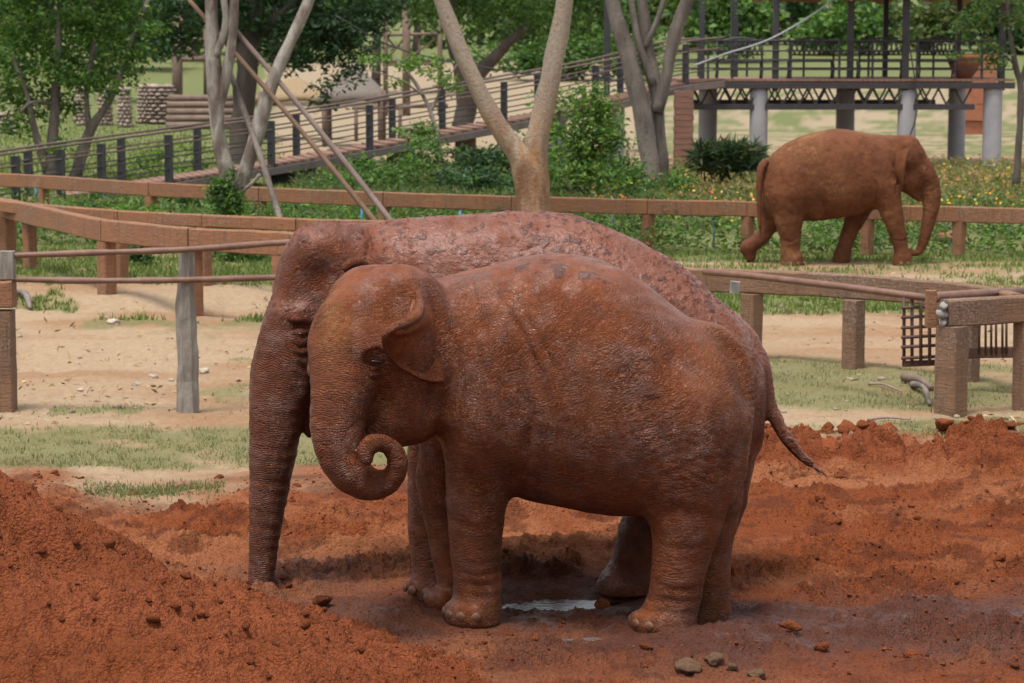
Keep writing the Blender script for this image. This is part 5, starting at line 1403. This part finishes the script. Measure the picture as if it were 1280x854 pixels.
# second tree further right
tree('shade_tree', 'broad mid green tree with a leaning dark trunk beyond the ramp',
     [[(578, 160, 74, .34), (584, 125, 74, .32), (578, 85, 74, .30), (566, 40, 74, .24), (575, -30, 74, .16)], [(584, 110, 74, .22), (606, 85, 73.8, .2), (628, 62, 73.6, .16), (660, 30, 73.5, .10)]],
     M_BDARK, [E(560, 5, 74, 1.5, 1.2, .7), E(630, 20, 74, 1.5, 1.2, .8), E(700, 10, 75, 1.4, 1.2, .7), E(740, -10, 75, 1.2, 1.2, .8), E(500, -10, 75, 1.2, 1.0, .8), E(640, -80, 74, 4.0, 2.5, 1.6), E(665, 45, 74, .7, .7, .4)], 13000, .22, MID + BRIGHT[:1], .26, 3)
for lb, px, Y_, bl, n_, pal in (
    ('dark round crowned tree shading the log steps', 225, 112, [(-.6, 3.4, 2.4, 1.3), (1.2, 4.4, 2.6, 1.5), (-2.2, 4.6, 2.0, 1.2)], 4200, DARK + MID[:1]),
    ('dark spreading tree behind the golden thatched hut', 345, 110, [(0, 4.2, 2.8, 1.2), (2.4, 3.8, 2.0, 1.0), (-2.4, 4.4, 2.0, 1.2)], 4200, DARK + MID[:2]),
    ('mid green tree standing over the grey thatched hut', 470, 118, [(0, 4.4, 2.6, 1.0), (2.4, 5.0, 2.2, 1.1), (-2.4, 4.8, 2.2, 1.0)], 3600, MID),
    ('low green thicket on the far yard behind the ramp', 700, 130, [(0, 1.2, 2.6, 1.1), (3.2, 1.5, 2.4, 1.3), (-3, 1.0, 2.2, .9)], 3600, MID + BRIGHT[:1])):
    x_ = XZ(px, Y_); z_ = float(ground_low(x_, Y_)); q_ = [(x_ + a_, Y_, z_ + b_, c_, 1.6, d_) for a_, b_, c_, d_ in bl]
    r_ = thing('yard_tree', lb, 'tree', (x_, Y_, z_)); m = MB(); m.tube([(x_, Y_, z_ - .2), (x_ + .15, Y_, z_ + 2), (x_, Y_, z_ + 5)], [.26, .2, .1], 8, True, .1, px); m.build('trunk', M_BDARK, r_, True)
    g_ = np.random.default_rng(px); cp = crown_pts(q_, n_, g_, .4); cp = cp[cp[:, 2] > z_ + .1]; link('crown', leaf_mesh('crown', cp, .36, pal, g_, .5), M_LEAF, r_)
# wispy sapling by the ramp
tree('sapling', 'wispy sapling with light green leaves in front of the ramp',
     [[(556, 232, 54, .07), (548, 180, 54, .06), (538, 140, 54.2, .05), (520, 105, 54.3, .04), (492, 70, 54.5, .02)], [(538, 140, 54.2, .04), (556, 105, 54.4, .03), (575, 75, 54.6, .015)], [(548, 185, 54, .03), (528, 165, 53.8, .02), (505, 160, 53.7, .012)], [(530, 120, 54.2, .03), (500, 100, 54, .02), (462, 88, 54, .01)]],
     M_BGREY, [E(478, 78, 54.3, .5, .4, .22), E(530, 80, 54.4, .6, .5, .22), E(560, 100, 54.3, .35, .3, .25), E(500, 110, 54, .4, .3, .2), E(520, 165, 53.8, .4, .3, .3), E(560, 150, 53.8, .35, .3, .35)], 1300, .13, BRIGHT, .12, 4)
# grey multi-stemmed tree right of centre
tree('forked_tree', 'grey barked tree forking into several bare stems in front of the pavilion ramp',
     [[(818, 252, 50, .26), (812, 195, 50, .20), (803, 140, 50, .19), (788, 80, 50, .18), (770, 20, 50, .17), (758, -40, 50, .14)],
      [(826, 240, 50.2, .2), (824, 170, 50.2, .16), (820, 110, 50.2, .15), (808, 50, 50.2, .13), (800, -20, 50.2, .10)],
      [(822, 140, 50, .13), (834, 90, 50, .13), (848, 30, 50, .14), (872, -25, 50, .11)],
      [(816, 105, 50.1, .09), (800, 60, 50, .08), (792, 20, 50, .07), (784, -20, 50, .06)], [(806, 60, 50.1, .07), (822, 25, 50, .07), (836, -20, 50, .06)]],
     M_BGREY, [E(815, -110, 50, 2.6, 2.0, 1.2), E(905, 5, 50, .5, .5, .25), E(740, -5, 50, .45, .5, .3), E(860, -25, 50, .8, .6, .4)], 3600, .16, MID, .2, 5)
# slim tree at the right edge
tree('slim_tree', 'slim young tree with feathery foliage at the end of the pavilion',
     [[(1270, 238, 49, .085), (1274, 170, 49, .075), (1276, 110, 49, .07), (1270, 85, 49, .06), (1262, 40, 49, .05), (1258, -30, 49, .03)], [(1275, 105, 49, .06), (1282, 85, 49, .05), (1296, 40, 49, .03)], [(1268, 80, 49, .03), (1240, 55, 49, .02), (1215, 40, 49, .012)]],
     M_BDARK, [E(1255, 10, 49, .7, .6, .4), E(1225, 35, 49, .5, .5, .35), E(1215, 70, 48.8, .35, .3, .3), E(1285, 30, 49, .6, .5, .5), E(1250, -60, 49, 1.4, 1.2, .8), E(1240, 70, 48.9, .3, .3, .25)], 3600, .12, MID + OLIVE[:2], .13, 6)
# pale forked tree with its props
tree('pale_tree', 'pale barked forked tree held by leaning wooden props',
     [[(284, 345, 35, .20), (287, 290, 35, .17), (288, 250, 35, .16), (284, 215, 35, .15), (273, 170, 35, .135), (268, 110, 35, .13), (266, 50, 35, .12), (262, -30, 35, .10)],
      [(290, 255, 35, .14), (302, 225, 34.9, .12), (318, 180, 34.9, .12), (332, 130, 34.9, .115), (352, 75, 34.9, .11), (378, 20, 34.9, .10), (402, -40, 34.9, .08)],
      [(270, 150, 35, .10), (282, 100, 34.95, .09), (290, 50, 34.9, .085), (293, 0, 34.9, .08), (296, -40, 34.9, .06)], [(270, 70, 34.95, .07), (282, 30, 34.9, .07), (276, -20, 34.9, .06)],
      [(292, 246, 34.9, .04), (312, 232, 34.8, .035), (325, 218, 34.75, .03)]],
     M_BWHITE, [E(300, -150, 35, 2.2, 1.8, .9)], 1800, .15, MID, .2, 7, thin=.84)
tree('climbing_vine', 'green climbing vine and shrub wrapped round the pale tree base', [], None,
     [E(287, 295, 34.75, .20, .2, .30), E(288, 255, 34.75, .15, .1, .25), E(302, 318, 34.0, .40, .3, .20), E(276, 240, 34.8, .12, .1, .25), E(293, 225, 34.75, .10, .08, .2)], 5200, .085, MID + BRIGHT[:2], .06, 8, None, 'vine')
tree('split_tree', 'big forked tree trunk with orange peeling bark and two bare limbs',
     [[(667, 330, 35.7, .25), (665, 270, 35.7, .22), (662, 230, 35.7, .225), (655, 200, 35.7, .21), (640, 182, 35.7, .16), (615, 145, 35.7, .14), (590, 95, 35.7, .125), (568, 45, 35.7, .12), (548, -10, 35.7, .11), (540, -50, 35.7, .10)],
      [(672, 320, 35.75, .17), (672, 250, 35.75, .17), (668, 205, 35.75, .18), (668, 178, 35.75, .19), (682, 135, 35.75, .165), (692, 80, 35.75, .15), (703, 20, 35.75, .14), (712, -50, 35.75, .12)]],
     M_BORANGE, [E(640, -170, 35.7, 2.4, 1.8, .8)], 1800, .15, MID, .2, 9)
def prop(label, a, b, r, mat):
    pts = spline([tuple(P(*a)), tuple((P(*a) + P(*b)) / 2 + Vector((.02, 0, .03))), tuple(P(*b))], 14)
    m = MB(); m.tube(pts, np.linspace(r * .8, r, 14), 8, True, .1, int(a[0])); tag(m.build('support_pole', mat, None, True), label, 'pole')
M_PROP = mat_simple('prop_wood', (0.22, 0.135, 0.085), (0.15, 0.085, 0.055), 4, .8, .004); M_PROP2 = mat_simple('grey_prop_wood', (0.27, 0.20, 0.17), (0.19, 0.13, 0.11), 4, .8, .004)
prop('reddish prop pole, longest of those leaning on the pale tree', (226, -12, 35.15), (505, 322, 34.2), .042, M_PROP)
prop('greyish prop pole leaning across the fork of the pale tree', (284, 25, 35.1), (530, 330, 34.3), .046, M_PROP2)
prop('short dark prop pole standing upright under the pale tree fork', (288, 92, 35.3), (362, 312, 33.9), .05, M_BGREY)
# shrubs
def bush(label, blobs, n, size, cols, sub, seed, aspect=.42, name='shrub'):
    tree(name, label, [], None, blobs, n, size, cols, sub, seed, None, 'shrub', aspect)
bush('light green shrub growing beside the orange forked tree', [E(715, 165, 47, .5, .4, .5), E(740, 200, 47, .45, .4, .45), E(690, 130, 47.5, .3, .3, .35), E(705, 225, 46.5, .5, .4, .3), E(760, 225, 46.5, .4, .3, .3), E(735, 140, 47.2, .5, .4, .5), E(760, 175, 47, .4, .3, .5), E(700, 195, 46.8, .5, .3, .4)], 5200, .13, BRIGHT + OLIVE[:1], .14, 21)
bush('dark green shrubs crowding under the middle of the ramp', [E(610, 205, 50, .8, .5, .45), E(655, 190, 50, .6, .5, .45), E(570, 225, 49, .6, .4, .3), E(620, 235, 48, .8, .4, .3), E(690, 235, 47.5, .5, .3, .25)], 3200, .15, DARK + MID[:2], .18, 22)
bush('small round bright bush on the bank below the lane rail', [E(165, 270, 35.5, .38, .3, .14), E(165, 282, 35.4, .3, .25, .14)], 900, .09, BRIGHT, .08, 23)
bush('little dark shrub with a stubby stem near the yard fence', [E(170, 308, 33.3, .22, .2, .22), E(172, 325, 33.2, .14, .12, .16)], 700, .085, MID, .07, 24)
bush('leafy shrub below the brown rail by the ramp foot', [E(232, 252, 44, .4, .3, .3), E(120, 258, 45, .4, .3, .2), E(330, 258, 43, .5, .3, .25)], 1500, .12, MID, .12, 25)
bush('weedy shrub on the lawn before the ramp', [E(190, 200, 55, .4, .3, .3), E(235, 205, 55, .3, .3, .3)], 700, .12, BRIGHT, .14, 26)
bush('bushy green growth hiding the foot of the ramp piers', [E(420, 228, 49, .5, .3, .3), E(455, 215, 49.5, .4, .3, .4), E(500, 222, 49, .5, .3, .35), E(530, 195, 50, .4, .3, .4)], 2600, .12, MID + BRIGHT[:2], .14, 27)
bush('leafy shrub between the forked grey tree and the brick pier', [E(790, 225, 48, .5, .3, .35), E(770, 200, 49, .4, .3, .4), E(845, 225, 48, .4, .3, .25)], 1800, .12, MID + BRIGHT[:2], .14, 28)
rgf = np.random.default_rng(9)
c = np.array([tuple(P(rgf.uniform(872, 948), rgf.uniform(185, 212), 50 + rgf.uniform(-.5, .5))) for _ in range(1700)])
fr = thing('fern_clump', 'dark clump of strap leaved ferns beside the grey column', 'fern', (P(908, 220, 50).x, 50, 0))
fb = leaf_mesh('fronds', c, .38, DARK + [(0.07, 0.075, 0.03), (0.09, 0.09, 0.045), (.05, .07, .03)], rgf, .16, -.3); link('fronds', fb, M_LEAF, fr)
# distant trees and hedges at the foot of the slope
k = 0
where = ['furthest out past the left lawn', 'outermost but one past the left lawn', 'midway along the outer lawn', 'on the outer lawn edge', 'next to the low rubble pier', 'beyond the left lawn edge', 'behind the bright leafy tree', 'behind the rubble pillars', 'behind the timber tower frame', 'behind the golden thatched hut', 'behind the grey thatched hut', 'behind the timber lookout platform', 'behind the leaning dark trunk', 'above the lawn right of the orange forked tree', 'beside the far ramp head', 'behind the grey forked stems', 'behind the ramp head bench', 'behind the first pavilion posts', 'between the pavilion middle posts', 'behind the middle pavilion bench', 'behind the central steel post', 'behind the cabled post', 'right of the cabled post', 'behind the terracotta planter', 'behind the slim young tree', 'past the pavilion end', 'furthest along the slope past the pavilion']
spots = [(-420, 120), (-330, 135), (-240, 115), (-150, 130), (-70, 118), (-20, 150), (70, 165), (160, 140), (250, 160), (345, 150), (440, 170), (520, 150), (600, 175), (680, 165), (745, 150), (800, 185), (860, 165), (915, 150), (960, 175), (1010, 190), (1055, 160), (1105, 180), (1150, 165), (1200, 185), (1245, 160), (1300, 175), (1350, 190)]
for px, d in spots:
    rg = np.random.default_rng(500 + k); x = XZ(px, d); z0 = float(ground_low(x, d)); kind = k % 3 if px != 1010 else 3
    pal = [DARK + MID[:2], OLIVE + MID[:1], MID + BRIGHT[:2], [(0.10, 0.075, 0.055), (0.08, 0.07, 0.045), (0.06, 0.06, 0.035)]][kind]
    h = rg.uniform(2.2, 3.4)
    r = thing('distant_tree', ['dark green', 'olive green', 'fresh green', 'brownish'][kind] + ' bushy distant tree ' + where[k], 'tree', (x, d, z0), 'trees along the far slope')
    m = MB(); m.tube([(x, d, z0 - .2), (x + .2, d, z0 + 2), (x - .1, d, z0 + 5)], [.3, .22, .1], 8, True, .1, k); m.build('trunk', M_BDARK, r, True)
    bl = [(x + rg.uniform(-2.5, 2.5), d + rg.uniform(-1.5, 1.5), z0 + h * rg.uniform(.3, 1.6), rg.uniform(1.5, 2.6), 1.5, rg.uniform(1.0, 1.8)) for _ in range(7)]
    cp = crown_pts(bl, 2600, rg, .45); cp = cp[cp[:, 2] > z0 + .1]
    link('crown', leaf_mesh('crown', cp, .5, pal, rg, .6), M_LEAF, r); k += 1
# ---------------------------------------------------------------- flower bed and weeds behind the far rail
rg = np.random.default_rng(77)
def scatter(n, y0, y1, a0=-.38, a1=.30):
    u = rg.random(n); y = 1 / (1 / y0 + u * (1 / y1 - 1 / y0)); x = rg.uniform(a0, a1, n) * y
    return x, y
x, y = scatter(62000, 36.6, 50)
pn = fbm(x * .7, y * .7, None, 3, .55, 601); hh = np.clip(.22 + .22 * pn, .04, .6) + .25 * np.exp(-((y - 38) / 1.2) ** 2) * (pn > -.1)
keep = (pn > -.35) & ~((x < -5.5) & (y > 41) & (pn < .2)); x, y, hh = x[keep], y[keep], hh[keep]
z = ground_low(x, y) + rg.random(len(x)) * hh
tag(link('weeds', leaf_mesh('weeds', np.stack([x, y, z], 1), .13, MID + BRIGHT[:3] + OLIVE, rg, .35, -.25), M_LEAF), 'tangled green weeds and bedding plants behind the far rail', kind='stuff')
x, y = scatter(1100, 40, 58, .03, .25)
fl = fbm(x * .5, y * .4, None, 3, .5, 611); k_ = (fl > -.15); x, y = x[k_], y[k_]
z = ground_low(x, y) + rg.uniform(.25, .6, len(x))
tag(link('flowers', leaf_mesh('flowers', np.stack([x, y, z], 1), .062, [(0.65, 0.42, 0.03), (0.7, 0.26, 0.03), (0.55, 0.10, 0.06), (0.60, 0.5, 0.10)], rg, .9, 0), M_LEAF), 'sprinkling of yellow and orange flowers in the bed', kind='stuff')
x, y = scatter(26000, 44, 62, .06, .25)
pn = fbm(x * .5, y * .3, None, 3, .5, 612); k_ = (pn > -.3); x, y = x[k_], y[k_]
z = ground_low(x, y) + rg.random(len(x)) * .45
tag(link('flower_foliage', leaf_mesh('flower_foliage', np.stack([x, y, z], 1), .14, [OLIVE[0], OLIVE[2], (.17, .17, .05), MID[1], (.16, .12, .05)], rg, .25, -.4), M_LEAF), 'yellowish green flower stalks under the pavilion', kind='stuff')
x, y = scatter(24000, 44, 58, -.09, .06)
z = ground_low(x, y) + rg.random(len(x)) * .4
tag(link('rough_grass', leaf_mesh('rough_grass', np.stack([x, y, z], 1), .16, OLIVE + MID + [(.14, .11, .05)], rg, .14, -.6), M_GRASS), 'rough long grass under the ramp', kind='stuff')
# ---------------------------------------------------------------- short grass
def blades(name, label, x, y, h, cols, w=.007):
    n = len(x); z = ground_z(x, y) - .004
    a = rg.uniform(0, 6.28, n); dx, dy = np.cos(a) * w, np.sin(a) * w; lx, ly = rg.normal(0, .35, n) * h, rg.normal(0, .35, n) * h
    v = np.stack([np.stack([x - dx, y - dy, z], 1), np.stack([x + dx, y + dy, z], 1), np.stack([x + lx, y + ly, z + h], 1)], 1).reshape(-1, 3)
    m = mesh_np(name, v, np.arange(3 * n).reshape(-1, 3), False)
    cols = np.asarray(cols); cc = cols[rg.integers(len(cols), size=n)] * rg.uniform(.75, 1.25, n)[:, None]
    cattr(m, 'leafc', np.repeat(cc, 3, 0)); tag(link(name, m, M_GRASS), label, kind='stuff')
def grassy(n, y0, y1, thr):
    x, y = scatter(n, y0, y1, -.33, .28); g = zones(x, y)[2]; hole = fbm(x * 4, y * 4, None, 3, .6, 621)
    k = rg.random(n) < g * sstep(-.7 + thr, .5 + thr, hole); return x[k], y[k]
x, y = grassy(150000, 16.2, 25.5, .15)
blades('dry_grass', 'patchy pale short grass between the mud and the sandy yard', x, y, rg.uniform(.012, .05, len(x)), [(.15, .18, .07), (.19, .20, .085), (.12, .16, .05), (.26, .23, .12), (.30, .26, .15)], .005)
x, y = grassy(115000, 27.5, 37, -.1)
blades('green_grass', 'fresh short green grass along the path', x, y, rg.uniform(.03, .11, len(x)), [(.11, .17, .035), (.15, .20, .05), (.20, .22, .07), (.08, .13, .028)], .012)
kx, ky = scatter(5000, 16.4, 17.3, -.18, -.12); g = np.exp(-(((kx + 2.55) / .5) ** 2 + ((ky - 16.85) / .2) ** 2)); k_ = rg.random(len(kx)) < g
blades('grass_tuft', 'vivid green strip of young grass in the red soil', kx[k_], ky[k_], rg.uniform(.02, .05, k_.sum()), [(.10, .15, .05), (.15, .19, .07), (.20, .19, .09)], .005)
x, y = scatter(80000, 44, 105, -.38, .03); g = zones(x, y)[2]; k_ = rg.random(len(x)) < g * sstep(-.5, .4, fbm(x * 1.2, y * 1.2, None, 3, .6, 641)); x, y = x[k_], y[k_]
blades('lawn_grass', 'uneven sunlit lawn grass behind the ramp', x, y, rg.uniform(.05, .2, len(x)), [(.13, .19, .035), (.17, .22, .05), (.21, .23, .08), (.09, .14, .03)], .03)
# litter on the yard: straw and dry leaves
x, y = scatter(2600, 19.5, 34, -.24, .24); n1 = fbm(x * 1.1, y * 1.1, None, 3, .6, 631); k_ = n1 > .15; x, y = x[k_], y[k_]
tag(link('leaf_litter', leaf_mesh('leaf_litter', np.stack([x, y, ground_z(x, y) + .012], 1), .085, [(.30, .20, .11), (.18, .10, .06), (.42, .34, .22), (.10, .06, .04)], rg, .3, .1), M_GRASS), 'scattered straw and dry leaves on the sandy yard', kind='stuff')

pv_, pf_, off = [], [], 0
x, y = scatter(420, 19.5, 30, -.24, .24); zp = ground_z(x, y)
for xx, yy, zz in zip(x, y, zp):
    i = rs.integers(4); s_ = .006 + rs.exponential(.009); vv = sv[i] * s_ * rs.uniform(.7, 1.2, 3) + np.array([xx, yy, zz + s_ * .2]); pv_.append(vv); pf_.append(sf[i] + off); off += len(vv)
tag(link('pebbles', mesh_np('pebbles', np.concatenate(pv_), np.concatenate(pf_)), mat_simple('pebble', (.34, .27, .20), (.20, .15, .11), 12, .9, .003)), 'small pebbles strewn over the sandy yard', kind='stuff')
# ================================================================ SMALL THINGS
M_PALE = mat_simple('pale_stone', (.50, .42, .33), (.36, .29, .22), 10, .85, .004)
M_DUNG = mat_simple('dung', (.10, .048, .022), (.16, .085, .040), 3, .95, .02, fine=9)
def lone(name, label, cat, p, s, mat, seed, group=None, flat=.7):
    m = clod_mesh(seed, 3); m.materials.clear(); m.materials.append(mat)
    o = bpy.data.objects.new(name, m); COL.objects.link(o); o.location = p; o.scale = (s, s * .9, s * flat); o.rotation_euler = (0, 0, seed)
    tag(o, label, cat, group)
def on_ground(px, py, up=0.0):
    q = G(px, py); return Vector((q.x, q.y, gz1(q.x, q.y) + up))
for i, (px, py, s, lb) in enumerate(((256, 467, .062, 'rounded pale stone at the foot of the grey timber post'), (192, 472, .05, 'small pale stone lying in the sandy yard'), (171, 483, .042, 'flat pale stone on the open sand'), (143, 406, .075, 'buff rock by the brown yard fence post'), (100, 493, .035, 'little brown stone near the end post'), (213, 476, .03, 'small grey pebble near the timber post'))):
    lone('stone', lb, 'stone', on_ground(px, py, s * .3), s, M_PALE, 40 + i)
lone('rock', 'brown rock on the verge behind the walking elephant', 'rock', on_ground(1183, 304, .1), .2, M_BEAM, 50)
for i, (px, py, s, lb) in enumerate(((862, 838, .065, 'fibrous dung ball, largest of the pair lying together'), (893, 834, .055, 'fibrous dung ball with grassy bits beside the largest'), (945, 846, .06, 'fibrous dung ball lying apart from the others'), (916, 838, .035, 'small crumbled dung ball between larger ones'))):
    lone('dung_ball', lb, 'dung', on_ground(px, py, s * .35), s, M_DUNG, 60 + i, None, .75)
lone('mud_lump', 'round dark mud lump before the hind foot of the large elephant', 'mud', on_ground(752, 748, .03), .06, M_CLOD, 71)
lone('mud_lump', 'solitary round mud lump on the trampled ground behind the hind legs', 'mud', on_ground(990, 800, .03), .06, M_CLOD, 72)
lone('soil_lump', 'ochre soil lump beside the straight trunk tip', 'soil', on_ground(402, 757, .03), .062, soil_mat('ochre_soil', 1.15), 73)
lone('pebble', 'tiny white pebble on the slope of the soil heap', 'pebble', Vector((P(391, 772, 12.6).x, 12.6, gz1(P(391, 772, 12.6).x, 12.6) + .02)), .018, M_PALE, 74)
def branch(label, pts, r, mat):
    m = MB(); q = spline([tuple(on_ground(a, b, c)) for a, b, c in pts], 14); m.tube(q, np.linspace(r, r * .5, 14), 7, True, .25, 5); tag(m.build('dead_branch', mat, None, True), label, 'branch')
branch('pale dead stick lying on the grass near the gate', [(1086, 481, .02), (1105, 484, .04), (1128, 492, .02)], .016, M_PROP2)
branch('thick broken branch beside the corner post', [(1130, 479, .05), (1150, 483, .06), (1164, 489, .03)], .05, M_WOOD)
branch('dark forked branch lying by the corner fence', [(1140, 484, .03), (1155, 495, .08), (1162, 508, .02)], .03, M_BGREY)
branch('thin bleached twig lying on the dirt before the red ridge', [(1085, 526, .02), (1110, 524, .03), (1138, 528, .02)], .012, M_PROP2)
branch('short curled branch near the bank on the left yard', [(20, 382, .05), (32, 384, .09), (38, 390, .03)], .05, M_BGREY)
t = NT('blue_plastic'); M_BLUE = t.fin(t.mix(t.noise(t.coord(), 20), (.06, .22, .45), (.10, .30, .55)), .4)
for i, (px, py, Y) in enumerate(((44, 212, 47), (893, 248, 38), (766, 236, 40), (575, 245, 38.5), (452, 237, 40))):
    q = P(px, py, Y); m = MB(); m.tube([(q.x, Y, 0), (q.x, Y, .35), (q.x, Y, .62)], [.018, .018, .018], 7); m.tube([(q.x, Y, .58), (q.x, Y, .66)], [.03, .022], 7)
    tag(m.build('sprinkler_stake', M_BLUE, None, True), 'thin blue sprinkler stake ' + ('by the ramp foot', 'just behind the tail of the walking elephant', 'left of the grey forked tree', 'left of the orange forked trunk', 'beside the leaning prop poles')[i], 'sprinkler', 'sprinkler stakes in the flower bed')
